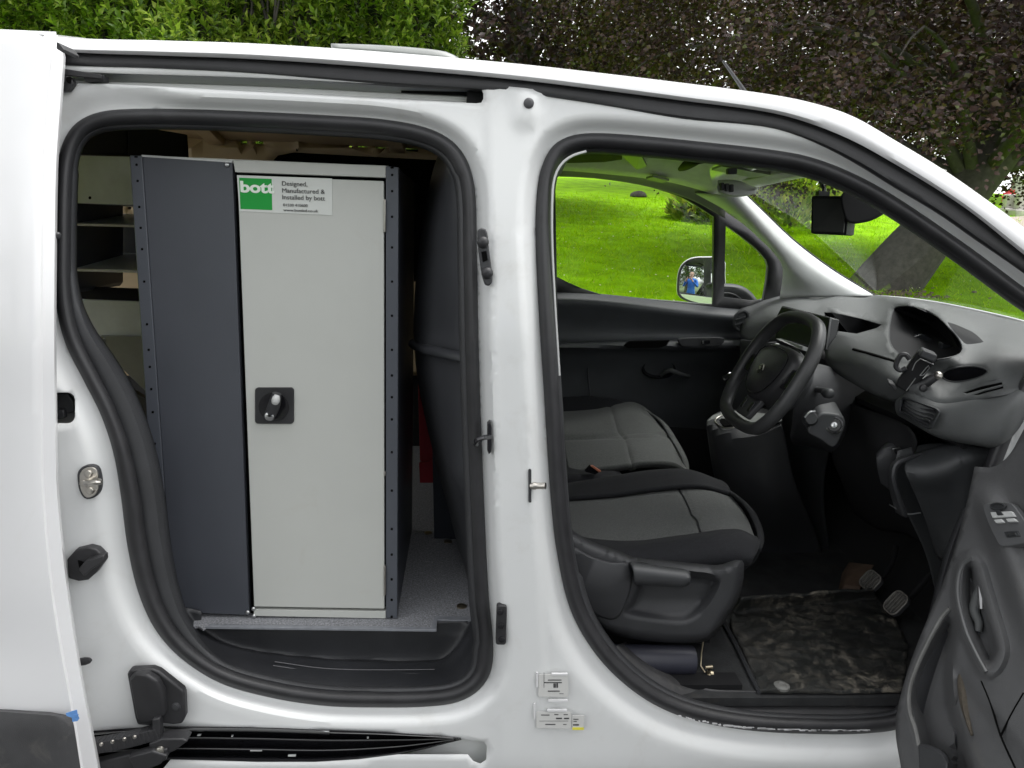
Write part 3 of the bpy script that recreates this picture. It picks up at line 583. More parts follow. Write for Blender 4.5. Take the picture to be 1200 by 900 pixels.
part('rivet', [g_lathe(P(a, b, YC-.001), (0, -1, 0), [(0, .005), (.0015, .0045), (.003, .0025)], 14) for a, b in ((265.8,193.2),(290.2,717.6),(297,713.5),(297.5,722))], ALU, cab)
# label
lab = part('maker_label', plate([(277.6,205.2),(389.2,209.2),(389.4,252.2),(280.6,247.6)], YC-.0042, .0008), LABELW, cab)
part('label_square', plate([(280.2,208.2),(318.2,209.7),(319,246.2),(281.8,244.8)], YC-.0048, .0008), GREEN, lab)
xd = P(389, 209.2, YC)-P(278, 205.2, YC); yd = P(277.6,205.2,YC)-P(280.0,247.6,YC)
def put(s, px, py, hpx, wpx, mt, bold=0):
    o = text_mesh(s, 1.0, (0, 0, 0), (1, 0, 0), (0, 0, 1), mt, None, bold=0); me = o.data; xs = [v.co.x for v in me.vertices]; W = max(xs)-min(xs); x0 = min(xs); bpy.data.objects.remove(o)
    pxm = 1.0/ (FPX/((P(px, py, YC)-CAM).dot(fw))); size = hpx*pxm/.72
    return text_mesh(s, size, P(px, py, YC-.0052)-xd.normalized()*x0*size, xd, yd, mt, lab, xs=wpx*pxm/(W*size), bold=bold)
put('bott', 282.5, 224.8, 12.6, 37.2, WHITEINK, .035)
put('Designed,', 330.6, 217.4, 5.3, 29, INK)
put('Manufactured &', 330.8, 225.6, 5.3, 49, INK)
put('Installed by bott', 331.0, 233.4, 5.3, 49, INK)
put('01530 410600', 332.0, 241.6, 3.2, 28, INK, 0)
put('www.bottltd.co.uk', 332.2, 247.4, 3.0, 40, INK, 0)

YS = .62
rk = thing('racking_unit', 'galvanised metal shelving unit behind slate cabinet on the load floor', 'shelving', (-.95, .95, ZF))
def rkp(name, q, y, t, m=GALV, **k): return part(name, plate(q, y, t), m, rk, **k)
lock = rkp('metal_locker', [(40,180.5),(152.5,183.5),(160,241),(40,236)], YS, .35, bevel=.002)
part('locker_hole', plate(rrect(105.3,231.8,3.2,3.6,1.4), YS-.0006, .002), RECESS, lock)
rkp('back_panel', [(40,262),(166,264),(168,318),(40,314)], YS+.33, .01, mat('racking_slate', (.05, .055, .07), .5, .1, 8))
part('shelf', g_prism([P(40,260.5,YS), P(163,264.5,YS), P(163,264.5,YS)+Vector((0,.34,.03)), P(40,260.5,YS)+Vector((0,.34,.03))], (0,0,-.004)), GALV, rk)
part('shelf_lip', plate([(40,260.5),(163,264),(163,266.5),(40,263)], YS-.002, .004), PALE, rk)
part('shelf', g_prism([P(40,313.5,YS), P(166,317.5,YS), P(166,317.5,YS)+Vector((0,.34,.03)), P(40,313.5,YS)+Vector((0,.34,.03))], (0,0,-.004)), GALV, rk)
part('shelf_lip', plate([(40,313.5),(166,317),(166,320),(40,316.5)], YS-.002, .004), PALE, rk)
rkp('dark_panel', [(40,334),(170,339),(170,353),(40,351)], YS+.12, .02, DEEP)
rkp('metal_panel', [(78,350),(165.5,353.5),(172,395),(172,412),(88,412)], YS+.02, .012, bevel=.002)
rkp('metal_bracket', [(117,393.5),(170,394),(178,395),(184,462),(178,466),(117,407)], YS, .012, mat('racking_grey_plate', (.24, .26, .30), .35, .15, 8, metal=.7), bevel=.002)
part('bracket_bolt', g_lathe(P(119.5,398.5,YS), (0,-1,0), [(0,.009),(.004,.009),(.006,.006),(.009,.005)], 12), STEEL, rk)
rkp('shelf_lip', [(150,511),(180,510.5),(180,512.5),(150,513)], YS, .30, PALE)
rkp('metal_panel', [(130,500),(190,498),(215,700),(170,700)], YS+.05, .01, mat('racking_blue_panel', (.02, .024, .036), .5, .1, 8))
rkp('upright', [(74,180),(82,180.5),(84,340),(80,345),(74,345)], YS-.01, .30, SLATE, bevel=.002)
part('kick_board', plate([(150,455),(175,470),(178,500),(160,500)], YS+.1, .02), TRIMLOW, rk)
bd = part('black_board', [plate([(150,147),(168,149),(218,157.5),(220,190),(150,186)], .80, .012)], DEEP, None, loc=tuple(P(185,186,.80)), bevel=.002)
tag(bd, 'black flat board standing up behind top of slate cabinet', 'board')
bx = part('dark_case', [plate([(70,140),(150,147),(150,182),(70,181)], .86, .2)], DEEP, None, loc=tuple(P(115,181,.86)), bevel=.006)
tag(bx, 'dark case on top of the galvanised racking', 'case')

# =================================================================== CAB
ZC = .452
part('cab_floor', [g_prism([Vector((.15,.10,ZC)), Vector((1.28,.10,ZC)), Vector((1.28,1.6,ZC)), Vector((.15,1.6,ZC))], (0,0,-.02))], CABFLOOR, van)
part('toe_board', [g_prism([Vector((1.27,.06,ZC-.01)), Vector((1.58,.06,.72)), Vector((1.62,.06,1.2)), Vector((1.64,.06,1.2)), Vector((1.60,.06,.70)), Vector((1.28,.06,ZC-.03))], (0,1.55,0))], DEEP, van)
part('side_kick_wall', [g_box((1.38,.055,.82), (.42,.02,.75))], DEEP, van)
part('floor_wall', [g_box((.7,1.64,.70), (1.9,.03,.75))], DEEP, van)
# sill tread inside the door
patch('sill_trim', [row([.075]*7, (690,775),(735,812),(800,842),(880,851),(950,852),(1020,851),(1060,846)),
      row([.085]*7, (697,768),(745,805),(805,834),(880,841),(950,842),(1020,841),(1065,836)),
      row([.11]*7, (712,762),(755,795),(815,822),(880,828),(950,829),(1020,829),(1070,826)),
      row([.125]*7, (722,757),(765,789),(820,813),(880,817),(950,818),(1020,818),(1075,814)),
      [PZ(a, b, ZC+.003) for a, b in ((735,752),(775,782),(825,806),(880,810),(950,811),(1020,811),(1078,806))]], TRIMLOW, van, 40, 22)
part('tread_rib', [g_tube([P(a, b, y) for a, b, y in catmull([(835,826+k*4.2,.112-k*.006),(900,829+k*4.2,.108-k*.006),(1010,830+k*4.2,.108-k*.006)], 12)], .0011, 5) for k in range(4)], TRIMLOW, van)
sc_ = []
for k in range(75):
    a = rng.uniform(793, 1020); a = a if rng.random() < .7 else rng.uniform(850, 1018); b = 838.5+17*(1-((1020-a)/227)**2)-.0 if a < 900 else 853.7+.6*math.sin(a*.05)
    b = np.interp(a, [793,820,845,870,900,950,1020], [839.5,845.5,849.8,852.8,854.6,856.0,856.0])
    sc_.append(plate(rrect(a, b+rng.uniform(-.8,.6), rng.uniform(3,11) if a > 850 else rng.uniform(1.5,4), rng.uniform(.35,1.1), .15), float(yb(850))+.030-.0185, .004))
part('worn_paint_edge', sc_, PAINT, van)
def mudmat():
    m = bpy.data.materials.new('muddy_mat'); m.use_nodes = True; t = m.node_tree; b = t.nodes['Principled BSDF']; tc = t.nodes.new('ShaderNodeTexCoord')
    def noise(sc_, det, dis, rough=.6):
        n = t.nodes.new('ShaderNodeTexNoise'); n.inputs['Scale'].default_value = sc_; n.inputs['Detail'].default_value = det; n.inputs['Distortion'].default_value = dis; n.inputs['Roughness'].default_value = rough; t.links.new(tc.outputs['Object'], n.inputs['Vector']); return n.outputs['Fac']
    def mr(v, a, b_, c=0, d=1):
        r = t.nodes.new('ShaderNodeMapRange'); r.inputs[1].default_value = a; r.inputs[2].default_value = b_; r.inputs[3].default_value = c; r.inputs[4].default_value = d; t.links.new(v, r.inputs[0]); return r.outputs[0]
    def mul(a, b_):
        x = t.nodes.new('ShaderNodeMath'); x.operation = 'MULTIPLY'; t.links.new(a, x.inputs[0]); t.links.new(b_, x.inputs[1]); return x.outputs[0]
    def add(a, b_):
        x = t.nodes.new('ShaderNodeMath'); x.operation = 'ADD'; x.use_clamp = True; t.links.new(a, x.inputs[0]); t.links.new(b_, x.inputs[1]); return x.outputs[0]
    big = mr(noise(4.2, 4, .9), .42, .62); fine = mr(noise(26, 10, .5, .76), .46, .62); swirl = mr(noise(85, 8, .8, .7), .47, .60); sx = t.nodes.new('ShaderNodeSeparateXYZ'); t.links.new(tc.outputs['Object'], sx.inputs[0])
    edge = mr(sx.outputs['X'], -.18, .06, .18, 1)
    f = mul(add(mul(big, fine), mul(mul(fine, swirl), mr(big, 0, 1, .35, 1))), edge)
    mx = t.nodes.new('ShaderNodeMix'); mx.data_type = 'RGBA'; mx.inputs[6].default_value = (.024, .025, .024, 1); mx.inputs[7].default_value = (.24, .215, .172, 1); t.links.new(f, mx.inputs[0]); t.links.new(mx.outputs[2], b.inputs['Base Color'])
    t.links.new(mr(f, 0, .6, .42, .9), b.inputs['Roughness']); bp = t.nodes.new('ShaderNodeBump'); bp.inputs['Strength'].default_value = .5; bp.inputs['Distance'].default_value = .003; t.links.new(add(f, fine), bp.inputs['Height']); t.links.new(bp.outputs[0], b.inputs['Normal']); return m
MUDM = mudmat()
fm = part('floor_mat', g_patch([[PZ(a, b, ZC+z) for a, b in q] for z, q in ((.004, [(892,812),(950,812.5),(1010,812.5),(1056,811)]), (.010, [(891,809),(950,809.5),(1010,809.5),(1057,808)]), (.008, [(880,785),(935,782),(1000,780),(1062,775)]), (.010, [(868,758),(925,752),(990,750),(1062,752)]), (.009, [(857,735),(905,728),(970,722),(1046,722)]), (.010, [(858,718),(905,712),(960,708),(1030,702)]), (.06, [(868,700),(910,697),(960,694),(1022,690)]))], 50, 50), MUDM, None, loc=tuple(PZ(960,770,ZC+.005)), thick=.006)
tag(fm, 'muddy black rubber mat in the driver footwell', 'floor mat')
for v in fm.data.vertices:
    p = v.co; v.co.z += .0035*(math.sin(p.x*47+3*math.sin(p.y*31))*math.sin(p.y*53+2*math.sin(p.x*23)))
part('mat_fixing', g_lathe(PZ(916, 804, ZC+.012), (0,0,1), [(-.004,.018),(.002,.018),(.005,.014),(.0052,.009),(.003,.007)], 20), mat('fixing_grey', (.17,.17,.16), .6, .15, 30), fm)
part('floor_seam', g_tube([PZ(a, b, ZC+.006) for a, b in catmull([(846,726),(862,755),(878,788),(890,811)], 14)], .006, 6), TRIM, van)

# seats ------------------------------------------------------------
seat = ob('driver_seat', *g_box((.40,.47,.62), (.34,.40,.10)), FABD, van, bevel=.02)
cush = [row(.66, (655,585),(720,580),(770,572.5),(812,569),(846,571)),
        row(.63, (660,585),(720,580.5),(772,573.5),(822,570.5),(856,579)),
        row(.48, (664,606),(730,602),(795,595),(845,592),(873,602)),
        row(.32, (670,631),(732,632),(800,625),(858,619),(884,628)),
        row(.285, (676,640),(735,640),(802,633),(862,626),(888,637))]
A = patchd(cush, 50, 40)
V = A.reshape(-1, 3).copy()
for i, v in enumerate(V):
    r_, c_ = divmod(i, 50); x, y_ = proj(v)
    cr = 797+ (y_-575)*.52; v[2] -= .006*math.exp(-((x-cr)/2.2)**2)
ob('seat_cushion', V, gridf(40, 50), FAB, seat, thick=.02, smooth=70, toff=-1)
def seam(V, nr, nc, pick, par, axis=0):
    G = V.reshape(nr, nc, 3); pts = []
    for i in range(nr if axis == 0 else nc):
        L = G[i] if axis == 0 else G[:, i]; pr = np.array([proj(q) for q in L]); k = int(np.argmin(pick(pr[:, 0], pr[:, 1]))); pts.append(L[k]+np.array((0, -.002, .003)))
    pts = np.array(pts); ker = np.ones(5)/5; sm_ = np.stack([np.convolve(np.pad(pts[:, c], 2, 'edge'), ker, 'valid') for c in range(3)], 1)
    return part('seat_seam', g_tube(sm_, .0022, 6), FABD, par)
seam(V, 40, 50, lambda x, y: abs(x-(797+(y-575)*.52)), seat)
patch('seat_bolster', [row(.60, (655,586),(720,581),(771,574),(820,571),(856,580)), row(.64, (655,578),(710,573),(765,565),(815,561),(852,570)), row(.70, (655,570),(705,562),(760,554),(806,552),(842,564)), row(.74, (655,572),(705,566),(758,556),(804,556),(838,570)), row(.76, (655,600),(705,600),(758,595),(800,590),(834,600))], FABD, seat, 40, 26, thick=.01)
patch('seat_bolster', [row(.31, (664,628),(700,634),(740,636),(802,629),(862,622),(886,631)), row(.265, (668,634),(702,641),(742,643),(803,636),(864,629),(889,638)), row(.235, (672,641),(705,648),(744,652),(804,650),(862,643),(885,650)), row(.225, (676,648),(708,654),(746,660),(804,662),(858,656),(881,656)), row(.24, (680,655),(712,662),(748,668),(804,668),(856,664),(878,660))], FABD, seat, 44, 26, thick=.01)
patch('cushion_nose', [row([.66,.50,.34,.27], (846,570),(872,590),(889,622),(890,642)), row([.67,.52,.36,.28], (850,578),(880,600),(893,632),(884,655)), row([.66,.50,.36,.29], (846,620),(864,640),(878,655),(868,668))], FABD, seat, 24, 14, thick=.01)
TRO = catmull([(661,613),(676,626),(700,638),(728,647.5),(742,653.5),(775,657),(815,661),(842,663),(862,657),(869,657)], 30).tolist()+catmull([(871,661),(870,680),(864,702),(851,724),(838,742),(828,750),(800,752.5),(768,751),(740,747.5),(716,742),(696,730),(680,704),(668,668),(662,640)], 44).tolist()
TRR = catmull([(741,660),(775,664),(812,669),(834,672),(845,679),(838,698),(825,716),(813,726),(798,730.5),(765,727.5),(738,723),(728,718),(736,704),(744,684)], 60, True)
def trimd(px, py):
    e = dist(px, py, TRO); y = .152+.030*(1-sm(0, 8, e))**1.4
    r = np.where(inside(px, py, TRR), dist(px, py, TRR), 0); y = y+.036*sm(0, 9, r)*(1-.45*sm(700, 724, py))
    return y+.006*np.exp(-((e-14)/3)**2)*0
sheet('seat_side_trim', TRO, [], trimd, TRIM, seat, step=4, thick=.004, smooth=60, extra=np.concatenate([offset_loop(TRR, k) for k in (-3, 0, 3, 6, 10, 15)]))
rcv = catmull([(668,640),(690,650),(715,658),(737,660),(741,680),(735,705),(722,726),(700,722),(684,706),(673,680)], 40, True)
V_, F_ = g_patch([[P(p[0]*k+(1-k)*706, p[1]*k+(1-k)*690, y) for p in rcv] for k, y in ((1,.160),(.985,.146),(.95,.141),(.9,.139))], 40, None, True)
part('recliner_cover', (V_, F_+[tuple(range(120, 160))]), TRIM, seat)
part('recline_lever', g_patch([row(y, *q) for y, q in ((.155,[(738,659),(775,664),(805,668.5),(809,672)]),(.130,[(739,661),(775,666),(804,670),(808,673)]),(.115,[(742,668),(775,672),(803,676),(809,677)]),(.118,[(743,680),(775,682),(800,684),(808,681)]),(.14,[(744,684),(775,686),(801,687),(809,683)]))], 26, 18), mat('lever_plastic', (.05, .052, .055), .42, .1, 10, .3, 800), seat, thick=.004)
part('backrest', [g_box((.19,.47,1.10), (.07,.46,.60), Matrix.Rotation(-.08,3,'Y'))], FABD, seat, bevel=.03)
part('seat_rail', [g_box((.42,.30,.54), (.42,.02,.13)), g_box((.42,.62,.54), (.42,.02,.13))], DEEP, seat)
ps = ob('passenger_seat', *g_box((.38,1.2,.62), (.32,.62,.16)), FABD, van, bevel=.03)
rows = [row(1.50, (650,486),(700,482),(722,477),(742,474),(762,486),(778,505)), row(1.47, (652,488),(700,484),(722,478.5),(744,476.5),(766,490),(784,509)), row(1.36, (655,500),(700,494),(722,489),(748,487),(770,498),(786,512)),
        row(1.24, (657,513),(690,511),(715,509.5),(745,508),(772,508),(785,514)), row(1.215, (658,517.5),(690,515.5),(715,513.5),(745,512),(772,511.5),(784,518)),
        row(1.19, (659,519),(690,517),(715,515),(745,511.5),(772,512),(788,522)), row(1.06, (663,538),(690,535),(720,531),(752,527),(782,532),(800,545)), row(.96, (667,556),(690,553),(725,549),(758,545),(788,546),(803,554))]
A = patchd(rows, 60, 50, linear=False); V = A.reshape(-1, 3).copy()
for v in V:
    x, y_ = proj(v); cr = np.interp(y_, [475,510,515,552], [715,725,733,742]); v[2] -= .007*math.exp(-((x-cr)/2.5)**2)+.008*math.exp(-((y_-(516-.035*(x-690)))/1.8)**2)*(x < 786)
ob('seat_cushion', V, gridf(50, 60), FAB, ps, thick=.02, smooth=70)
seam(V[:60*25], 25, 60, lambda x, y: abs(x-np.interp(y, [475,510,515,552], [715,725,733,742])), ps)
seam(V[60*26:], 24, 60, lambda x, y: abs(x-np.interp(y, [475,510,515,552], [715,725,733,742])), ps)
patch('seat_bolster', [row(1.49, (650,488),(700,484),(722,479),(742,476)), row(1.53, (650,477),(690,472),(715,468),(735,473)), row(1.56, (650,468),(685,465),(708,468),(730,476)), row(1.58, (650,480),(685,482),(708,484),(730,490))], FABD, ps, 24, 16, thick=.01)
patch('cushion_nose', [row([1.5,1.36,1.2,1.06,.97], (742,475),(770,490),(786,513),(799,536),(804,555)), row([1.5,1.38,1.22,1.08,.98], (752,484),(778,498),(794,520),(805,542),(806,556)), row([1.5,1.38,1.22,1.08,.98], (748,510),(772,525),(786,550),(796,570),(798,580))], FAB, ps, 24, 14, thick=.01)
part('belt_buckle', g_prism([P(686,553,.90), P(692,546.5,.90), P(702,553,.90), P(698,556,.90)], (0,.02,0)), GLOSSB, ps, bevel=.001)
part('buckle_button', g_prism([P(692.5,546.5,.897), P(695,546,.897), P(704.5,552.5,.897), P(702,553.5,.897)], (0,.012,0)), mat('orange_button', (.55,.20,.12), .5,.1,10), ps)
part('backrest', [g_box((.185,1.2,1.08), (.07,.66,.60), Matrix.Rotation(-.08,3,'Y'))], FABD, ps, bevel=.03)
# tube under the seat
tb = thing('floor_cylinder', 'dark navy cylinder with brass fittings lying under the driver seat', 'cylinder', tuple(PZ(790,795,ZC)))
part('cylinder_body', g_patch([catmull([P(x, yy, d) for x, yy, d in q], 16) for q in ([(690,752,.17),(690,751,.21),(690,770,.27)], [(690,760,.155),(760,757,.16),(813,757,.16)])], 12) if 0 else g_tube([P(690,771,.20), P(702,772,.20), P(807,773.5,.20), P(812.5,773.7,.20)], [.030,.0335,.0335,.031], 28), NAVY, tb)
part('valve', [g_cyl(P(812,791,.18), P(838,791,.18), .0035), g_tube([P(824,752,.20), P(822,765,.20), P(821,780,.19), P(826,788,.18)], .0022, 6), g_lathe(P(828,790,.18), P(838,791,.18)-P(828,790,.18), [(0,.007),(.006,.007),(.007,.010),(.014,.010),(.015,.006)], 12), g_lathe(P(830,795,.175), (0,0,1), [(0,.006),(.012,.006),(.013,.004),(.022,.004)], 10), g_lathe(P(827,782,.175), (1,0,.1), [(0,.004),(.016,.004)], 10)], BRASS, tb)
part('rail', g_box(PZ(800,798,ZC+.006), (.26,.05,.012)), DEEP, tb)
# ------------------------------------------------------------------ dashboard
def tps(ctrl, lam=1e-3):
    """smooth depth surface through measured points (px, py, X): the depth where that pixel meets the cross-plane X"""
    A = np.array([(a/100, b/100) for a, b, x in ctrl]); y = np.array([PX(a, b, x).y for a, b, x in ctrl]); n = len(A)
    def U(r2): return np.where(r2 > 0, .5*r2*np.log(r2+1e-12), 0)
    K = U(((A[:, None]-A[None])**2).sum(2))+lam*np.eye(n); Pm = np.c_[np.ones(n), A]
    L = np.block([[K, Pm], [Pm.T, np.zeros((3, 3))]]); wts = np.linalg.solve(L, np.r_[y, 0, 0, 0])
    def f(px, py):
        Q = np.stack([np.asarray(px)/100, np.asarray(py)/100], 1); return U(((Q[:, None]-A[None])**2).sum(2)) @ wts[:n]+np.c_[np.ones(len(Q)), Q] @ wts[n:]
    return f
DC_ = [(866,368,1.08),(880,353,1.20),(905,349,1.25),(960,346.5,1.42),(1022,347,1.57),(1100,356,1.60),(1150,366,1.60),(1200,378,1.60),(1290,406,1.58),
       (870,395,1.06),(905,395,1.05),(905,365,1.10),(940,366,1.10),(940,398,1.03),(975,366,1.12),(1033,378,1.18),(1005,392,1.075),(972,388,1.06),(967,402,1.03),(1000,402,1.03),(1043,385,1.12),(1036,402,1.05),
       (1065,357,1.20),(1100,370,1.20),(1130,404,1.18),(1120,421,1.10),(1080,425,1.06),(1050,418,1.03),(1170,420,1.16),(1200,425,1.20),(1160,390,1.38),(1200,400,1.38),(1110,437,1.09),(1160,450,1.10),(1190,445,1.14),
       (985,418,1.0),(972,424,1.0),(985,438,1.0),(1010,430,.99),(1020,452,1.0),(1045,446,.985),(1054,474,1.02),(1075,456,1.0),(1105,470,1.045),(1150,465,1.08),(1192,457,1.12),(1240,440,1.2)]
dashf = tps(DC_)
DOUT = catmull([(862,376),(864,366),(872,358),(886,352),(905,348),(960,345.5),(1022,346),(1060,350),(1100,355.5),(1150,365.5),(1200,377.5),(1290,405)], 40).tolist()+[(1290,440),(1215,438)]+catmull([(1200,442),(1192,458),(1150,467.5),(1103,473),(1085,468),(1068,461),(1054,470),(1040,468),(1018,459),(995,446),(977,434),(969,424),(967,412),(962,404),(940,402),(905,400),(885,402),(868,394)], 50).tolist()
CUB = [(966,366.5),(975,366.8),(986,368.5),(1010,374),(1034,381),(1028,385),(1004,391.8),(985,389),(970,386)]
BIN = catmull([(1047,363),(1053,359),(1066,358.5),(1085,363.5),(1100,372),(1113,385),(1124,398),(1128.5,408),(1125,415),(1112,419.5),(1090,422.5),(1070,422),(1052,414),(1043,402),(1042,387),(1044,374)], 48, True)
CUP = catmull([(1104,438.5),(1114,432.5),(1134,429.5),(1150,431),(1158,435.5),(1150,441),(1135,445.5),(1120,447.5),(1108,445)], 32, True)
SL1 = [(1128,460.5),(1150,453),(1174,448),(1175.5,451),(1152,457),(1134,461.8)]
SL2 = [(1138,464),(1155,457.8),(1175.5,452.8),(1176,456),(1158,460.5),(1148,463.5)]
dash = sheet('dashboard', DOUT, [CUB, BIN, CUP, SL1, SL2], dashf, DASHM, van, step=5, thick=.004, smooth=45)
def pocket(name, loop, vec, k, m, par, n=3, thick=.002):
    L = np.asarray(loop); d = dashf(L[:, 0], L[:, 1]); A = np.array([P(a, b, y) for (a, b), y in zip(L, d)]); c = A.mean(0); rows = []
    for t in np.linspace(0, 1, n): rows.append(c+(A-c)*(1-(1-k)*t)+np.array(vec)*t)
    rows.append(c+(A-c)*.01+np.array(vec)); V = np.concatenate(rows); return ob(name, V, gridf(n+1, len(L), True), m, par, thick=0, smooth=40)
pocket('dash_cubby', CUB, (.07, .01, -.07), .9, DEEP, dash)
pocket('instrument_hood', BIN, (.12, .03, -.035), .92, DEEP, dash)
pocket('cup_holder', CUP, (.03, .02, -.07), .85, GLOSSB, dash)
pocket('demist_slot', SL1, (.02, .0, -.02), .8, RECESS, dash); pocket('demist_slot', SL2, (.02, .0, -.02), .8, RECESS, dash)
ring = lambda L, k, dy: [P(a, b, y+dy) for (a, b), y in zip(np.asarray(L).mean(0)+(np.asarray(L)-np.asarray(L).mean(0))*k, dashf(np.asarray(L)[:, 0], np.asarray(L)[:, 1]))]
part('cup_holder_rim', g_tube(ring(CUP, 1.02, -.002), .0022, 6, True), DASHD, dash)
part('hood_rim', g_tube(ring(BIN, 1.0, .0), .0022, 6, True), DASHD, dash)
part('instrument_panel', [plate([(1064,396),(1082,391),(1096,398),(1092,414),(1074,417)], .56, .02), plate([(1104,401),(1118,406),(1121,412),(1104,416)], .46, .02)], mat('instrument_glass', (.03,.032,.035), .2, .2, 20), dash, bevel=.004)
part('dash_seam', [g_tube([P(a, b, float(dashf([a],[b])[0])-.001) for a, b in catmull(q, 20)], .0013, 5) for q in ([(1148,386),(1162,398),(1176,411)], [(880,372),(905,356),(940,352)], [(974,421),(984,429),(1000,437),(1022,447),(1048,456)], [(1000,400),(1012,406),(1030,413),(1048,418.5)], [(1104,470),(1112,455),(1128,449),(1160,446.5),(1192,438)])], DASHD, dash)
part('dash_slot', g_tube([P(a, b, float(dashf([a],[b])[0])-.002) for a, b in catmull([(1000,409.5),(1020,415),(1040,421),(1051,424.5)], 14)], .004, 6), RECESS, dash)
# lower nose of the dashboard with its outlet
nose = [row([PX(a,b,x).y for a,b,x in q], *[(a,b) for a,b,x in q]) for q in (
   [(1052,466,1.012),(1070,459,1.0),(1103,472,1.045),(1150,466.5,1.08),(1192,457,1.12),(1215,437,1.18)],
   [(1050,470,1.008),(1070,466,.995),(1103,478,1.03),(1150,474,1.07),(1190,467,1.105),(1213,452,1.16)],
   [(1050,480,1.008),(1075,490,1.0),(1103,494,1.025),(1150,493,1.06),(1184,486,1.095),(1207,470,1.15)],
   [(1052,485,1.015),(1085,503,1.01),(1102,510,1.03),(1145,517,1.06),(1172,519,1.09),(1196,498,1.14)],
   [(1056,487,1.05),(1088,505,1.05),(1106,513,1.07),(1145,521,1.09),(1168,524,1.12),(1190,506,1.16)],
   [(1070,486,1.15),(1100,503,1.15),(1115,510,1.17),(1148,516,1.17),(1166,518,1.2),(1185,505,1.22)])]
patch('dash_nose', nose, DASHM, dash, 44, 30, thick=.004)
VL = rrect(0, 0, 1, 1, .16, 4)
def vmap(u, v, y):
    y = y+(-u)*.095
    q = ((1057,465.5),(1101,480.5),(1089.5,502.5),(1053.5,483)); u += .5; v += .5
    return P(q[0][0]*(1-u)*(1-v)+q[1][0]*u*(1-v)+q[2][0]*u*v+q[3][0]*(1-u)*v, q[0][1]*(1-u)*(1-v)+q[1][1]*u*(1-v)+q[2][1]*u*v+q[3][1]*(1-u)*v, y)
vy = .170
rowsv = [[vmap(u*k, v*k, y) for u, v in VL] for k, y in ((1.10, vy+.03), (1.10, vy-.006), (1.03, vy-.010), (.95, vy-.006), (.92, vy+.01), (.88, vy+.05))]
ve = part('air_vent', (np.array(rowsv).reshape(-1, 3), gridf(len(rowsv), len(VL), True)), DASHD, dash, thick=.001)
part('vent_back', (np.array([vmap(u*.95, v*.95, vy+.035) for u, v in VL]), [tuple(range(len(VL)))]), RECESS, ve)
part('vent_slat', [g_prism([vmap(-.46, t-.05, vy+.004), vmap(.46, t-.05, vy+.004), vmap(.46, t+.035, vy-.002), vmap(-.46, t+.035, vy-.002)], (.006,.02,.004)) for t in (-.28, -.06, .16, .36)], TRIM, ve)
part('vent_tab', [g_prism([vmap(.26,.12,vy-.008), vmap(.40,.12,vy-.008), vmap(.40,.22,vy-.008), vmap(.26,.22,vy-.008)], (0,.01,0))], ALU, ve, bevel=.001)
# far outlet
vo = [P(a, b, 1.44) for a, b in ((862,370),(871,364.5),(876,368),(874.5,381),(868,387.5),(861,383))]
part('dash_outlet', [g_tube(catmull(vo, 24, True), .006, 8, True), g_prism(vo, (.02,.03,0)), g_tube([P(862,375,1.435), P(874,371,1.435)], .004, 6), g_tube([P(862,381,1.435), P(873,377,1.435)], .004, 6)], DASHD, dash)
# touch screen, trim strip, lower centre stack
part('touch_screen', g_prism([P(911,372,.98), P(916,358,1.0), P(972.5,372,.69), P(967,410,.645), P(908,398,.95)], (.03,.0,-.005)), mat('screen_black', (.010,.011,.012), .25, .1, 10, spec=.3), dash, bevel=.004)
part('screen_side', g_prism([P(972.3,372,.688), P(974.4,373,.70), P(969.7,411,.66), P(967,410,.643)], (.006,.0,0)), DASHD, dash, bevel=.002)
part('trim_strip', g_prism([P(909.5,397,.94), P(912,395.5,.94), P(941,405.5,.70), P(940,410,.70)], (.015,.0,-.004)), PALE, dash)
part('control_stack', g_patch([row([1.05,.95,.80,.70], (868,398),(905,402),(945,412),(975,426)), row([1.05,.95,.80,.68], (866,430),(900,440),(945,450),(985,462)), row([1.05,.95,.82,.72], (850,470),(890,480),(935,500),(975,510)), row([1.15,1.05,.95,.85], (850,520),(890,530),(930,560),(965,580)), row([1.25,1.15,1.05,.95], (855,640),(895,650),(940,660),(975,660))], 30, 28), DASHD, dash, thick=.006)
part('stack_button', [g_prism([P(a-2.6,b+1.4,.86), P(a+2.6,b-1.2,.86), P(a+3,b+.6,.86), P(a-2.2,b+3,.86)], (0,.02,0)) for a, b in ((893,412),(899,408),(905,405.5),(911,404))], PALE, dash, bevel=.001)
# gear console
gc = part('gear_console', g_patch([row([.86]*5, (829,493),(836,487),(846,482.5),(880,480),(915,478)), row([.80,.78,.76,.72,.70], (828,497),(836,500),(850,503),(885,504),(915,496)), row([.80,.76,.72,.70,.69], (829,504),(840,510),(862,513),(890,512),(918,503)), row([.84,.80,.76,.72,.72], (834,540),(850,560),(872,570),(900,570),(930,560)), row([.88]*5, (845,600),(872,628),(892,634),(920,634),(955,622)), row([.92]*5, (842,660),(872,672),(900,676),(930,676),(968,665))], 36, 34), TRIM, van, thick=.005)
part('console_top', g_prism([P(a, b-.8, y-.012) for a, b, y in ((828.5,494,.84),(836,487,.85),(846,483.5,.85),(868,482,.84),(915,487,.73),(917,494,.71),(900,499.5,.715),(868,507,.74),(840,507,.79),(831,502,.81))], (0,.005,-.004)), mat('console_grey', (.27,.28,.27), .5, .08, 10), gc, bevel=.003)
part('selector_ring', g_tube(catmull([P(a, b-.8, y-.018) for a, b, y in ((838,494,.82),(845,488,.84),(858,487,.83),(866,494,.79),(862,501,.765),(848,502,.775))], 24, True), .0022, 6, True), STEEL, gc)
part('selector_well', g_prism([P(a, b-.8, y-.0145) for a, b, y in ((841,494,.82),(847,490,.83),(857,489,.82),(863,494,.79),(859,499,.77),(849,500,.78))], (0,.004,-.003)), RECESS, gc)
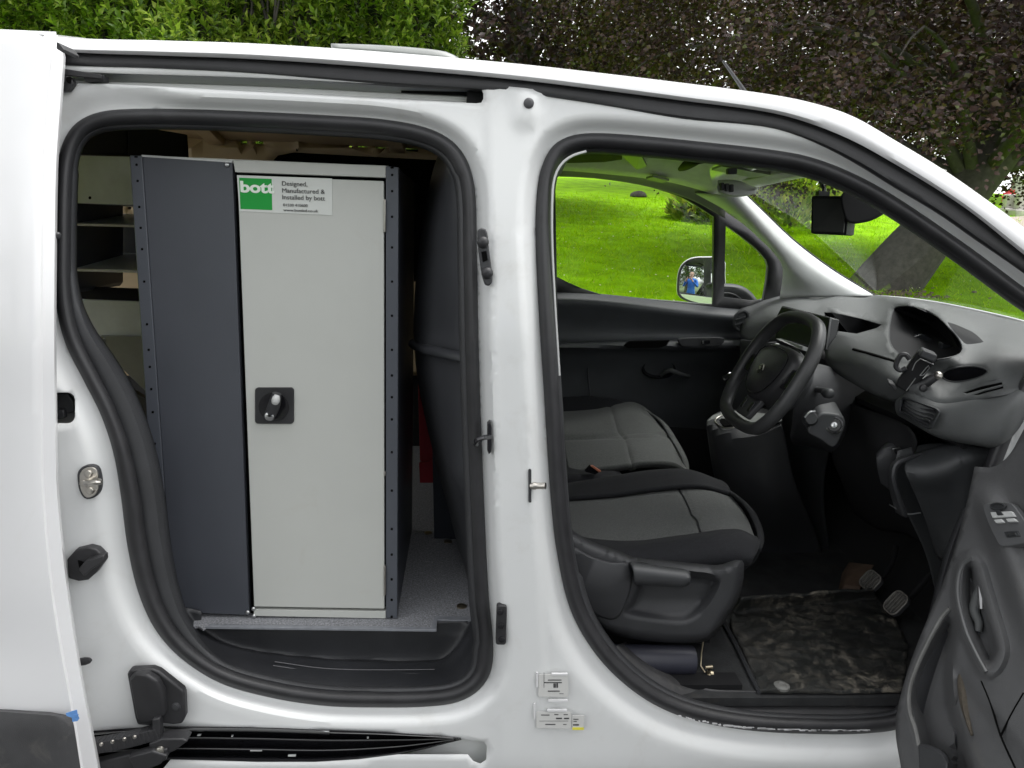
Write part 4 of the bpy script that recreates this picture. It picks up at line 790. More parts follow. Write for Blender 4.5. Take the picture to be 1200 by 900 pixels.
# column, barrel, stalk
col = patch('steering_column', [row([.47,.52,.62,.72], (925,425),(952,426),(985,436),(1015,455)), row([.42,.44,.52,.62], (926,432),(955,436),(985,452),(1014,478)), row([.40,.41,.48,.58], (928,450),(960,456),(986,474),(1012,500)), row([.40,.41,.46,.56], (930,475),(955,482),(980,498),(1006,520)), row([.46,.46,.50,.60], (928,500),(950,505),(972,520),(1000,535)), row([.54,.54,.56,.64], (926,510),(948,514),(968,526),(996,540)), row([.72,.72,.74,.80], (930,520),(955,524),(985,532),(1012,545))], TRIM, van, 30, 26, thick=.006)
igb = part('ignition_housing', g_prism([P(a, b, .36) for a, b in catmull([(946,506),(955,492),(962,484.5),(976,485),(988,489),(991,498),(986,512),(977,525),(962,516)], 26, True)], (.02,.09,.02)), mat('housing_plastic', (.055,.057,.06), .5, .1, 10, .4, 800), col, bevel=.006)
part('key_barrel', [g_lathe(P(977.5,498,.357), Vector((-.45,-.85,.28)), [(-.01,.021),(.002,.021),(.003,.017),(.001,.015)], 24)], GLOSSB, igb)
part('barrel_face', g_lathe(P(977.5,498,.3565), Vector((-.45,-.85,.28)), [(0,.0075),(.0022,.0075),(.003,.006)], 18), ALU, igb)
part('key_slot', g_box(P(977.4,498,.352), (.001,.002,.008)), RECESS, igb)
part('wiper_stalk', [g_tube([P(950,455,.44), P(966,458,.36), P(972,460,.33)], [.007,.008,.010], 12), g_lathe(P(971,461,.335), Vector((.1,-1,.15)), [(-.02,.008),(-.008,.0125),(.004,.0125),(.010,.010),(.013,.005)], 18)], DASHD, col)
part('lighting_stalk', [g_tube([P(955,497,.42), P(948,492,.37)], [.010,.017], 14), g_lathe(P(948,491,.37), Vector((-.25,-1,.3)), [(0,.018),(.02,.018),(.026,.013)], 18), g_tube([P(905,420,.55), P(853,441,.80), P(849,443,.82)], [.006,.007,.008], 8)], DASHD, col)
part('stalk_ring', [g_tube(catmull([P(943,489,.352), P(948,483,.35), P(955,482,.352)], 8), .003, 6), g_tube([P(849,443.5,.815), P(856,438,.79)], .006, 6)], ALU, col)

# steering wheel ---------------------------------------------------
HC = P(901, 437, .45); WN = Vector((-.885, .02, .465)).normalized(); WU = Vector((0, 1, 0)); WU = (WU-WN*WU.dot(WN)).normalized(); WV = WN.cross(WU)
if WV.z < 0: WV = -WV
def wp(u, v, n=0): return HC+WU*u+WV*v+WN*n
sw = thing_sw = bpy.data.objects.new('steering_wheel', None)
rimp = []
for k in range(72):
    t = 2*math.pi*k/72; c, s = math.cos(t), math.sin(t); e = 2.35
    r = .172/((abs(c)**e+abs(s)**e)**(1/e)); v = r*s*.97
    if v < -.128: v = -.128+(v+.128)*.45
    if v > .146: v = .146+(v-.146)*.6
    rimp.append(wp(r*c, v, .0))
bpy.data.objects.remove(sw)
swh = part('steering_wheel', g_tube(rimp, .0175, 14, True, flat=.86), mat('leather_rim', (.036, .037, .038), .42, .15, 40, .3, 400), van, smooth=80)
hubp = [(-.098,.028),(-.090,.052),(-.055,.066),(0,.070),(.055,.066),(.090,.052),(.098,.028),(.090,-.010),(.062,-.050),(.030,-.066),(0,-.068),(-.030,-.066),(-.062,-.050),(-.090,-.010)]
H = catmull([(u*1.14, v*1.12) for u, v in hubp], 48, True)
part('airbag_cover', ([wp(u*k, v*k, n) for k, n in ((1.0,-.045),(1.0,-.008),(.97,.004),(.88,.012),(.6,.019),(.3,.022),(.02,.023)) for u, v in H], gridf(7, 48, True)), mat('hub_plastic', (.026,.026,.028), .42, .12, 20, .3, 800), swh, smooth=60)
part('hub_seam', g_tube([wp(u*.83, v*.83, .0155) for u, v in H], .0011, 5, True), GLOSSB, swh)
part('spoke', [g_prism([wp(s*.085,.034,-.018), wp(s*.155,.030,-.014), wp(s*.157,-.018,-.014), wp(s*.088,-.022,-.018)], WN*.018) for s in (-1, 1)], GLOSSB, swh, bevel=.005)
part('spoke', g_prism([wp(-.048,-.052,-.02), wp(.048,-.052,-.02), wp(.040,-.125,-.010), wp(-.040,-.125,-.010)], WN*.016), TRIM, swh, bevel=.005)
part('spoke_trim', [g_prism([wp(s*.018,-.082,-.002), wp(s*.034,-.080,-.002), wp(s*.031,-.108,-.001), wp(s*.018,-.110,-.001)], WN*.006) for s in (-1, 1)], GLOSSB, swh, bevel=.002)
part('wheel_back', g_lathe(wp(0,0,-.03), -WN, [(0,.085),(.02,.08),(.05,.07)], 28), DASHD, swh)
part('emblem', [g_tube(catmull([wp(u*.8, v*.8, .0245) for u, v in q], 10), .0018, 5) for q in ([(-.020,-.004),(-.010,.010),(.002,.014),(.012,.008)], [(-.012,-.014),(-.002,-.002),(.010,-.002)], [(.004,-.016),(.010,-.008),(.018,-.008)], [(-.004,.004),(.008,.002),(.016,.004)])], STEEL, swh)
part('wheel_switch', [g_prism([wp(s*.10+du,dv,.0), wp(s*.10+du+.022,dv,.0), wp(s*.10+du+.022,dv+.012,.0), wp(s*.10+du,dv+.012,.0)], WN*.004) for s in (-1, 1) for du, dv in ((-.008,.010),(-.008,-.006))], TRIM, swh, bevel=.001)

# knee panel, side panel below the nose, pedals ---------------------
part('dash_light_block', [g_box((1.34,.86,1.025), (.54,1.5,.012), Matrix.Rotation(.05,3,'Y'))], DEEP, van)  # panel added to block windscreen light leaking in under the dash
patch('knee_panel', [row([.60,.45,.30,.22], (985,470),(1010,478),(1045,490),(1065,500)), row([.52,.42,.30,.20], (985,500),(1010,515),(1030,520),(1075,515)), row([.55,.45,.34,.22], (975,530),(1005,548),(1030,548),(1070,540)), row([.60,.5,.40,.30], (985,560),(1015,585),(1045,590),(1075,590)), row([.70,.6,.5,.4], (1000,600),(1030,620),(1060,625),(1085,640))], DEEP, van, 30, 24)
patch('switch_block', [row([.28,.27,.26], (1027,532),(1041,519),(1064,523)), row([.26,.25,.24], (1027,536),(1043,524),(1066,527)), row([.26,.25,.25], (1028,548),(1046,548),(1058,545)), row([.28,.28,.28], (1032,566),(1046,575),(1056,572))], TRIM, van, 18, 14)
part('level_switch', [plate([(1046,526),(1055,524),(1057,529),(1049,531)], .235, .01)], ALU, van, bevel=.001)
part('switch_mark', [plate([(1042,564),(1043.5,562),(1044.5,566),(1043,567)], .262, .004), plate([(1062,514),(1065,513),(1066,515),(1063,516)], .30, .004), plate([(1069,515.5),(1072,514),(1073,515.5),(1070,517)], .29, .004)], ALU, van)
kp = patch('side_kick_panel', [row([.20,.18,.15,.12,.10], (1066,535),(1085,528),(1110,522),(1135,522),(1162,526)), row([.14,.13,.11,.09,.09], (1060,548),(1082,548),(1105,543),(1130,537),(1162,532)), row([.13,.12,.10,.09,.09], (1062,556),(1085,558),(1110,553),(1135,546),(1158,540)),
      row([.15,.14,.12,.10,.10], (1072,578),(1090,580),(1112,580),(1132,578),(1152,570)), row([.17,.16,.14,.12,.10], (1085,610),(1096,612),(1115,616),(1130,620),(1145,610)), row([.20,.18,.15,.12,.10], (1098,650),(1104,655),(1118,660),(1128,655),(1140,640))], DASHD, van, 36, 30, thick=.006)
patch('kick_flange', [row([.18,.155,.15,.17], (1078,536),(1054,546),(1050,562),(1064,606)), row([.17,.15,.145,.165], (1080,532),(1050,543),(1046,563),(1060,606)), row([.19,.18,.18,.20], (1082,530),(1046,542),(1042,566),(1050,600))], TRIM, van, 26, 10)
patch('kick_backing', [row(.215, (1052,528),(1090,520),(1165,522)), row(.215, (1046,565),(1090,575),(1155,570)), row(.225, (1068,612),(1095,622),(1145,625)), row(.235, (1085,650),(1105,662),(1140,668)), row(.25, (1098,700),(1115,705),(1140,705))], DASHD, van, 20, 20)
part('kick_edge', g_tube(catmull([P(1042,591,.2), P(1052,597,.185), P(1063,602.5,.17), P(1079,601,.16)], 14), .0015, 5), ALU, kp)
def pedal(name, px, py, y, w_, h_, lever):
    c = P(px, py, y); n = Vector((-.78, -.1, .6)).normalized(); a = Vector((0, 1, 0)); a = (a-n*a.dot(n)).normalized(); b = n.cross(a)
    pd = part(name, g_prism([c+a*(u*w_)+b*(v*h_) for u, v in rrect(0, 0, 1, 1, .3)], n*.012), TRIM, van, bevel=.002)
    part('pedal_rib', [g_prism([c+n*.012+a*(u0*w_)+b*(v0*h_), c+n*.012+a*((u0+.09)*w_)+b*(v0*h_), c+n*.012+a*((u0+.09)*w_)+b*(-v0*h_), c+n*.012+a*(u0*w_)+b*(-v0*h_)], n*.004) for u0, v0 in ((-.40,.34),(-.22,.42),(-.04,.44),(.14,.42),(.30,.34))], mat('worn_pedal_rubber', (.11,.105,.095), .7, .3, 60), pd)
    part('pedal_frame', g_tube([c+n*.013+a*(u*w_*.96)+b*(v*h_*.96) for u, v in rrect(0, 0, 1, 1, .3)], .0022, 6, True), mat('worn_pedal_edge', (.16,.15,.135), .5, .2, 40) if 'worn_pedal_edge' not in MATS else MATS['worn_pedal_edge'], pd)
    part('pedal_arm', g_tube(catmull(lever, 12), [.009, .009, .008], 8), DEEP if name != 'clutch_pedal' else BROWN, pd)
pedal('brake_pedal', 1023, 683, .56, .062, .056, [P(1030,682,.58), P(1045,660,.62), P(1050,640,.66)])
pedal('accelerator_pedal', 1053, 709, .42, .054, .066, [P(1058,708,.44), P(1075,690,.46), P(1090,672,.48)])
part('foot_rest', g_prism([PZ(980,700,ZC), PZ(1000,704,ZC), P(1016,676,.62), P(986,672,.72)], (.03,.02,.03)), BROWN, van, bevel=.004)

# ------------------------------------------------------------------ far side door, its window and mirror
YD = 1.60
pdr = patch('passenger_door', [row(1.64, (630,341),(700,344.5),(800,355),(868,361.5),(900,362)), row(1.60, (630,343),(700,346.5),(800,357.5),(870,364.5),(905,365)), row(1.545, (630,352),(700,354.5),(800,366),(872,373),(905,375)), row(1.555, (630,358),(700,361),(800,371),(875,378),(905,380)), row(1.585, (630,382),(700,384),(800,388),(880,393),(910,395)),
     row(1.575, (630,400),(700,399),(800,397),(880,397),(910,398)), row(1.50, (630,404),(700,402),(800,400.5),(880,400),(910,402)), row(1.485, (630,408),(700,406.5),(800,407),(880,406),(910,407)), row(1.52, (630,415),(700,414),(800,413),(885,414),(915,415)), row(1.565, (630,440),(700,440),(800,440),(890,440),(920,440)), row(1.58, (630,490),(700,490),(800,490),(890,490),(920,490)), row(1.6, (630,600),(700,600),(800,600),(900,600),(930,600))], mat('door_card_plastic', (.058,.062,.068), .5, .1, 10, .3, 800), van, 50, 70, smooth=60)
part('window_switch_panel', plate(catmull([(795,398),(800,396.5),(847,395.8),(849.5,398),(848,402),(842,405.3),(800,406),(796,402)], 24, True).tolist(), 1.475, .02), TRIM, pdr, bevel=.002)
part('window_switch', [plate([(823,399.2),(832,399),(832,402.5),(823,402.8)], 1.468, .01)], GLOSSB, pdr); part('switch_light', plate([(823.2,399.4),(825,399.3),(825,402.5),(823.2,402.6)], 1.466, .006), ALU, pdr)
part('grab_recess', plate([(731,405),(738,400.5),(785,399),(781,405),(772,407.5),(735,407.8)], 1.478, .02), RECESS, pdr)
part('pocket_bead', g_tube([P(a, b, 1.555) for a, b in catmull([(692,470),(689,430),(694,416),(720,413.5),(790,412),(828,418),(838,432)], 40)], .003, 6), TRIM, pdr)
part('door_pull', [g_patch([[P(772+(18*c)*k, 432+(10*s)*k, y) for c, s in [(math.cos(t), math.sin(t)) for t in np.linspace(0, 2*math.pi, 28)[:-1]]] for k, y in ((1.2,1.57),(1.05,1.545),(.9,1.56),(.1,1.60))], 27, None, True)], GLOSSB, pdr, thick=.002)
part('pull_lever', g_tube(catmull([P(774,440,1.55), P(784,434,1.53), P(796,438,1.53), P(808,441,1.55)], 12), [.007,.010,.006], 8), DASHM, pdr)
part('door_bin', patchd([row(1.45, (640,505),(700,500),(780,500),(850,505)), row(1.45, (640,560),(700,560),(780,560),(850,560))], 10).reshape(-1, 3).tolist() and g_patch([row(1.46, (640,505),(700,500),(780,500),(850,505)), row(1.46, (640,560),(700,560),(780,560),(850,560))], 10), DEEP, pdr)
W1 = catmull([(650,204),(690,206.5),(730,211.5)], 10).tolist()+catmull([(765,219.5),(800,232),(836,254)], 10).tolist()+[(835.5,358),(800,354.5),(706,345.5),(682,338),(666,331),(652,324)]
W2 = [(849,263)]+catmull([(868,277),(885,291),(897,304)], 8).tolist()+[(899.5,312),(898,328),(894,352),(880,352),(847,348)]
wf = sheet('window_frame', [(632,196),(700,198),(740,204),(775,213),(812,226),(850,249),(880,270),(903,291),(915,308),(918,325),(914,352),(868,366),(760,358),(632,347)], [W1, W2], lambda a, b: np.full(len(a), 1.635), RUBBER, pdr, step=10, thick=.03)
part('window_pane', plate(W1, 1.645, .004), GLASS, pdr); part('quarter_pane', plate(W2, 1.645, .004), GLASS, pdr)
part('door_skin', [g_prism([P(632,340,1.70), P(905,362,1.70), P(930,600,1.70), P(632,600,1.70)], (0,.01,0))], PAINT, pdr)
# outside mirror
MH = catmull([(793.5,345),(793,330),(795,317),(800,308),(810,302),(824,300.5),(848,303),(850,320),(849,352),(836,359.5),(815,356),(800,351)], 40, True)
Mc = MH.mean(0)
mh = part('door_mirror', ([P(*(Mc+(np.array(q)-Mc)*k), y) for k, y in ((.90,1.875),(.97,1.868),(1.0,1.875),(1.0,1.90),(.95,1.96),(.75,2.02),(.4,2.05),(.02,2.06)) for q in MH], gridf(8, 40, True)), PAINT, van, smooth=60)
part('mirror_surround', ([P(*(Mc+(np.array(q)-Mc)*k+np.array((0, .4))), y) for k, y in ((.985,1.868),(.96,1.864),(.91,1.866),(.89,1.880)) for q in MH], gridf(4, 40, True)), RUBBER, mh)
PM = P(806, 325, 1.872); RS = 1.15; rd = (PM-CAM).normalized(); SC_ = PM+rd*RS
def onsphere(px, py):
    d = ray(px, py).normalized(); oc = CAM-SC_; bq = d.dot(oc); cq = oc.dot(oc)-RS*RS; disc = bq*bq-cq
    return CAM+d*(-bq-math.sqrt(max(disc, 0)))
part('mirror_glass', ([onsphere(*(Mc+(np.array(q)-Mc)*k)) for k in (.925,.8,.65,.5,.35,.2,.05,.005) for q in MH], gridf(8, 40, True)), MIRROR, mh, smooth=180)
part('mirror_arm', g_patch([row(y, *q) for y, q in ((1.70,[(836,337),(850,333.5),(868,336),(880,344),(888,355)]),(1.68,[(836,340),(850,337),(868,340),(878,347),(886,357)]),(1.69,[(836,352),(850,350),(868,352),(876,357),(884,361)]),(1.70,[(836,366),(850,366),(864,367),(872,367),(882,366)]))], 22, 18), TRIM, mh, thick=.01)
part('mirror_arm_bead', g_tube(catmull([P(838,345,1.675), P(855,344,1.67), P(866,349,1.672), P(872,357,1.68)], 14), .004, 6), DASHD, mh)

# ------------------------------------------------------------------ roof lining, header, pillar trim, windscreen
LZ = ((.15,(1.675,1.67,1.655,1.60)),(.40,(1.735,1.73,1.71,1.655)),(.87,(1.755,1.75,1.73,1.675)),(1.3,(1.735,1.73,1.71,1.655)),(1.52,(1.68,1.675,1.655,1.61)))
hl = patch('headliner', [[Vector((x, y, z)) for x, z in zip((.17,.45,.75,.97), zz)] for y, zz in LZ], LINER, van, 26, 26, thick=.008)
def PL(px, py, dz=.012):
    """the point of a pixel just under the roof lining"""
    best = None
    for y in np.linspace(.16, 1.5, 300):
        p = P(px, py, y); zz = [np.interp(p.x, (.17,.45,.75,.97), z) for _, z in LZ]; g = abs(float(np.interp(y, [q[0] for q in LZ], zz))-dz-p.z)
        if best is None or g < best[0]-1e-4: best = (g, p)
    return best[1]
patch('cant_rail_trim', [row(1.50, (640,192),(700,196),(760,206),(820,216),(868,224)), row(1.56, (640,200),(700,203),(760,212),(815,225),(852,240)), row(1.60, (640,206),(700,209),(762,219),(812,235),(850,256))], mat('cant_trim', (.20,.20,.185), .8, .08, 20), van, 26, 12)
patch('screen_header', [row([1.45,1.2,.9,.6,.3], (868,222),(905,214),(945,206),(1000,206),(1055,225)), row([1.45,1.2,.9,.6,.3], (850,214),(885,206),(925,198),(985,192),(1045,205))], LINER, van, 20, 6, thick=.012)
ap = patch('pillar_trim', [row([1.45,1.45,1.45,1.46,1.46], (866,222),(893,248),(930,283),(975,317),(1024,347)), row([1.42]*5, (858,226),(888,258),(922,293),(960,322),(1005,347)), row([1.46,1.45,1.44,1.44,1.44], (838,228),(872,256),(908,292),(930,320),(962,348)), row([1.56,1.56,1.56,1.55,1.53], (815,226),(852,247),(893,281),(917,310),(914,350))], PALE, van, 34, 26, thick=.006)
part('screen_rubber', g_tube(catmull([P(a, b, y) for a, b, y in ((866,220,1.46),(893,246.5,1.46),(930,281.5,1.46),(975,315.5,1.47),(1026,347,1.47))], 30), .0045, 6), RUBBER, van)
part('screen_rubber', g_tube(catmull([PX(a, b, 1.6) for a, b in ((1022,346.5),(1060,349.5),(1100,355),(1150,365),(1200,377),(1290,404))], 30), .004, 6), PALE, van)
patch('windscreen', [[P(866,221,1.47), P(930,207,.95), P(1000,200,.55), P(1070,215,.22)], [P(945,284,1.48), P(1035,280,.98), P(1120,285,.62), P(1200,320,.24)], [P(1024,348,1.5), PX(1100,357,1.62), PX(1200,379,1.62), PX(1330,425,1.62)]], WGLASS, van, 26, 22, thick=0, smooth=80)
patch('bonnet', [[Vector((1.62,y,z)) for y, z in ((.12,1.18),(.87,1.22),(1.6,1.18))], [Vector((2.1,y,z)) for y, z in ((.14,1.08),(.87,1.13),(1.6,1.08))], [Vector((2.42,y,z)) for y, z in ((.2,.92),(.87,.98),(1.55,.92))], [Vector((2.5,y,z)) for y, z in ((.25,.6),(.87,.6),(1.5,.6))]], PAINT, van, 20, 20)
part('wing_panel', g_prism([Vector((x, .045, z)) for x, z in ((1.24,.42),(1.55,.42),(1.62,.66),(1.80,.80),(2.02,.82),(2.2,.72),(2.28,.50),(2.36,.45),(2.46,.80),(2.30,.98),(1.95,1.10),(1.60,1.16),(1.36,1.14),(1.24,1.02))], (0,.02,0)), PAINT, van, bevel=.006)
# things under the header
part('sun_visor', [g_prism([PL(a, b, .02) for a, b in ((640,183),(690,180),(728,182),(729,187),(708,190),(640,192))], (0,.0,.012))], DEEP, van)
part('header_reflection', [g_prism([PL(a, b, .016) for a, b in q], (.0,.0,.008)) for q in ([(728,182),(750,180),(758,195),(746,199)], [(757,210),(765,207.5),(784,212),(776,214.5)], [(834,199.5),(846,195),(903,205),(880,208)])], mat('reflection_olive', (.26,.28,.21), .5, .05, 6, metal=.5), van)  # plates added for the green reflections, their olive put into the colour
part('grab_handle', [g_tube(catmull([PL(797,198,.02), PL(806,193,.03), PL(820,187.5,.03), PL(836,187,.02)], 14), [.008,.016,.016,.009], 10)], DEEP, van)
part('header_clip', plate(rrect(858.5,200.5,11,7,1.5), 1.0, .02), TRIM, van, bevel=.002)
dl = part('dome_lamp', g_patch([row(y, *q) for y, q in ((1.10,[(841,213),(855,212),(868,214),(880,220),(888,222)]),(1.05,[(841,219),(852,225),(862,227),(874,226.5),(886,224)]),(1.07,[(842,224),(852,228),(862,229),(874,228),(885,225)]))], 18, 10), PALE, van, thick=.01)
part('lamp_switch', [plate(rrect(a, b, 4, 9, 1.2), 1.035, .02) for a, b in ((847,218.5),(852.5,219.5),(858,220.5))], TRIM, dl, bevel=.001)
# screen hanging by the windscreen
mn = thing('view_monitor', 'black square rear view monitor hanging in front of the windscreen', 'monitor', tuple(P(974,252,.66)))
part('monitor_case', g_prism([P(951,231,.66), P(952,229.5,.66), P(994,229.5,.62), P(996,231,.62), P(991.5,274.5,.62), P(989,276,.62), P(952,274,.66), P(950,272.5,.66)], (.03,.015,0)), DEEP, mn, bevel=.003)
part('monitor_screen', g_prism([P(953,233,.655), P(992,233,.615), P(988,272.5,.615), P(952.5,271,.655)], (.004,.002,0)), mat('dark_screen', (.008,.010,.009), .35, .1, 10, spec=.25), mn)
part('monitor_edge', g_prism([P(996,230.5,.617), P(998.3,231.5,.622), P(994,275.5,.622), P(991.5,275,.617)], (.02,.01,0)), DASHD, mn, bevel=.001)
part('monitor_mount', [g_tube([P(965,230,.67), P(966,222,.70), P(962,214,.74)], .006, 8), g_box(P(964,227,.67), (.03,.02,.012))], TRIM, mn)
part('mirror_shell', g_prism([P(a, b, .60+.0*a) for a, b in catmull([(985,227),(1005,223),(1030,228),(1044,238),(1036,250),(1022,258.5),(1008,262),(997,262.5),(990,258)], 30, True)], (.04,.05,.01)), DEEP, mn, bevel=.008)
# phone holder clipped to the dashboard
ph = thing('phone_holder', 'black clamp phone holder clipped to the dashboard by the cup holder', 'phone holder', tuple(P(1070,450,.26)))
def pq(q, y): return [P(a, b, (y-.068+(a-1075)*-.0008)) for a, b in q]
part('cradle', g_prism(pq([(1052,447),(1075,413),(1083,411.5),(1098,418),(1098,423),(1070,458),(1062,460),(1049,452)], .27), (.012,.02,.004)), DEEP, ph, bevel=.004)
part('clamp_head', g_prism(pq([(1077,418),(1082,410),(1099,417),(1096,426)], .255), (.012,.03,.004)), TRIM, ph, bevel=.004)
part('clamp_foot', g_prism(pq([(1042,448),(1048,451),(1052,457),(1048,457.5),(1041,450)], .262), (.012,.03,.004)), RUBBER, ph, bevel=.002)
part('clamp_arm', [g_tube(catmull(pq([(1066,421),(1062,416),(1056,416),(1051,424),(1050,430),(1055,434),(1062,431)], .262), 22), .0055, 8)], RUBBER, ph)
part('cradle_line', [g_tube(catmull(pq(q, .250), 10), .0011, 5) for q in ([(1069,434),(1073,425),(1079,420)], [(1079,420.5),(1094,427)], [(1078,440),(1088,428.5),(1090,430),(1081,440.5),(1078,440)], [(1062,458),(1073,443)])], ALU, ph)
part('holder_arm', [g_tube(catmull(pq([(1075,452),(1084,449),(1092,444),(1100,440)], .275), 10), [.009,.011,.008], 10), g_lathe(P(1081,455,.185), (0,-1,.2), [(0,.008),(.006,.008),(.009,.004)], 12)], RUBBER, ph)
part('pivot_ball', g_lathe(P(1099,440,.185), (0,-1,.2), [(0,.009),(.006,.008),(.010,.004)], 12), STEEL, ph)

# pale piping along the rear edge of the cab opening
part('opening_piping', g_tube([P(a, b, max(.052, .5*float(yb(b))+.045)) for a, b in catmull([(687,177.5),(672,182),(659,191),(651,205),(647.5,225),(647,280),(650,350),(653,400),(655.5,440)], 40)], .0023, 6), PALE, van)
# ------------------------------------------------------------------ driver door, open towards the camera
def doorX(y, z, off): return 1.03-.13*float(sm(0, 1, (1.02-z)/.55))+.10*(-y)-off
def DP(px, py, off=0.0):
    x = 1.0
    for _ in range(12):
        p = PX(px, py, x); x = .5*x+.5*doorX(p.y, p.z, off)
    return PX(px, py, x)
HB = catmull([(1128,672),(1133,660),(1142,658),(1150,680),(1160,715),(1171,752),(1172.5,764),(1167,779),(1158.5,786),(1147,768),(1135,740),(1127,706)], 48, True)
KB = catmull([(1111,717),(1119,719),(1125,742),(1123,765),(1120,792),(1122,820),(1130,848),(1142,890),(1158,950),(1120,975),(1084,960),(1077,880),(1071,850),(1065,820),(1074,782),(1096,738)], 60, True)
def dcard(px, py):
    sH = np.where(inside(px, py, HB), dist(px, py, HB), 0); sK = np.where(inside(px, py, KB), dist(px, py, KB), 0)
    off = -.045*sm(0, 11, sH)-.05*sm(0, 15, sK)
    dH = np.where(inside(px, py, HB), 0, dist(px, py, HB))
    off = off+.016*(1-sm(3, 13, dH))                      # the grip stands proud round the bowl
    off = off+.02*(1-sm(0, 26, np.abs(px-(1178+.35*(py-640)))))*sm(560, 600, py)*(1-sm(700, 800, py))
    off = off-.02*sm(0, 1, (py-(800+1.25*(px-1145)))/30)*(px > 1120)*.6
    return np.array([DP(a, b, o).y for a, b, o in zip(px, py, off)])
DL = catmull([(1143,547),(1137,575),(1130,605),(1119,645),(1105,685),(1088,725),(1070,770),(1057,812),(1051,840),(1051,865),(1057,900),(1064,960),(1072,1010)], 40).tolist()
DOUTL = DL+[(1500,1150),(1500,470)]+catmull([(1280,440),(1240,462),(1208,492),(1195,514),(1186,530),(1176,541),(1165,547),(1153,548.5)], 24).tolist()
dd = sheet('driver_door', DOUTL, [], dcard, mat('door_card_grain', (.095,.096,.098), .5, .14, 9, .5, 700, dirt=((.12,.115,.10), 11, .58, .9)), van, step=5, thick=.004, smooth=60, extra=np.concatenate([offset_loop(HB, k) for k in (-14, -11, -8, -5, -2.5, 0, 2, 4.5, 7, 10)]+[offset_loop(KB, k) for k in (-2, 0, 2.5, 5, 8, 11, 14, 17)]))
part('card_edge', (lambda A: (A.reshape(-1,3), gridf(3, 40)))(np.array([[DP(a, b, 0) for a, b in DL], [DP(a, b, 0)+Vector((.03, -.006, 0)) for a, b in DL], [DP(a, b, 0)+Vector((.075, -.01, 0)) for a, b in DL]])), TRIM, dd, thick=.003)
part('bin_lip', g_tube([DP(a, b, .004) for a, b in catmull([(1113,713),(1105,722),(1096,737),(1085,758),(1074,782),(1067,803),(1065,821),(1067,838),(1072,852),(1077,874)], 40)], .0042, 8), mat('lip_highlight', (.13,.13,.125), .38, .25, 30), dd)  # paler grey than the card: the lip's highlight put into its colour
part('bottle_holder', g_patch([[DP(a, b, o) for a, b in q] for o, q in ((-.005,[(1077,871),(1088,873),(1100,878),(1108,884),(1113,893)]),(.008,[(1077,874),(1087,877),(1099,882),(1106,888),(1110,896)]),(.008,[(1080,940),(1090,940),(1100,940),(1110,940),(1114,940)]))], 20, 12), TRIM, dd, thick=.003)
part('bin_strip', g_patch([[DP(a, b, o) for a, b in q] for o, q in ((-.03,[(1125,762),(1121,792),(1123,822),(1132,852),(1138,864)]),(-.004,[(1129,764),(1125,792),(1127,820),(1134,846),(1139,862)]),(-.02,[(1137,790),(1139,810),(1141,830),(1142,845),(1142,862)]))], 24, 10), mat('dusty_felt', (.085,.072,.055), .9, .3, 120, .5, 600), dd, thick=.002)
part('grip_bead', g_tube([DP(a, b, .018) for a, b in catmull([(1139,655),(1130,660),(1124,673),(1122,694),(1125,714),(1133,742),(1145,768),(1156,788)], 40)], .0042, 8), mat('grip_edge_plastic', (.085,.087,.088), .36, .15, 20), dd)
part('door_handle', [g_tube([DP(a, b, -.012) for a, b in catmull([(1149,686),(1146,700),(1142,716),(1147,730),(1146,740)], 16)], [.006,.011,.010,.008,.006], 10)], DASHM, dd)
part('handle_light', [g_tube([DP(a, b, .0) for a, b in ((1148,686),(1149.5,701),(1150,714))], [.004,.006,.004], 8), g_tube([DP(a, b, -.02) for a, b in ((1148,733),(1146.5,740))], .003, 6)], mat('satin_handle', (.30,.30,.30), .3, .1, 20, metal=.8), dd)
part('card_seam', [g_tube([DP(a, b, .0015) for a, b in catmull(q, 16)], .0018, 5) for q in ([(1150,798),(1160,822),(1173,863),(1192,905)], [(1173,862),(1186,836),(1200,812)], [(1168,672),(1180,698),(1195,724),(1215,760)], [(1158,650),(1167,672)])], RECESS, dd)
spn = part('switch_panel', g_prism([DP(a, b, .026) for a, b in catmull([(1151.5,592),(1158,589.5),(1181,588.5),(1187,591),(1212,628),(1212,633),(1174,640.5),(1170,638),(1158,614)], 36, True)], (.015, 0, -.006)), mat('switch_panel_grey', (.11,.112,.115), .4, .1, 20), dd, bevel=.002)
part('mirror_knob', [g_tube([DP(1169.5+8.5*math.cos(t), 593.5+3.6*math.sin(t), .030) for t in np.linspace(0, 2*math.pi, 24)[:-1]], .0022, 6, True), g_prism([DP(1169.5+7*math.cos(t), 593.5+2.8*math.sin(t), .030) for t in np.linspace(0, 2*math.pi, 20)[:-1]], (.006,0,-.002))], DASHD, spn)
part('switch_block', [g_prism([DP(a, b, .031) for a, b in q], (.006,0,-.002)) for q in ([(1160,600),(1185,599),(1189,605),(1163,607)],)], PALE, spn, bevel=.001)
part('knob_selector', g_prism([DP(a, b, .034) for a, b in ((1166,598),(1171,598),(1175,603),(1168,603.5))], (.006,0,-.002)), DASHD, spn, bevel=.001)
part('window_switch', [g_prism([DP(a, b, .033) for a, b in q], (.006,0,-.002)) for q in ([(1164,609),(1173,608),(1176,612),(1167,613)], [(1178,607.8),(1188,607),(1191,611),(1181,611.6)])], PALE, spn, bevel=.001)
lk = part('lock_switch', g_prism([DP(a, b, .029) for a, b in ((1176,623),(1192,622),(1195,628),(1179,629.5))], (.006,0,-.002)), DASHD, spn, bevel=.001)
part('lock_light', g_prism([DP(a, b, .031) for a, b in ((1180,625.5),(1189,624.5),(1190,626.5),(1182,627.5))], (.004,0,-.001)), ALU, spn)
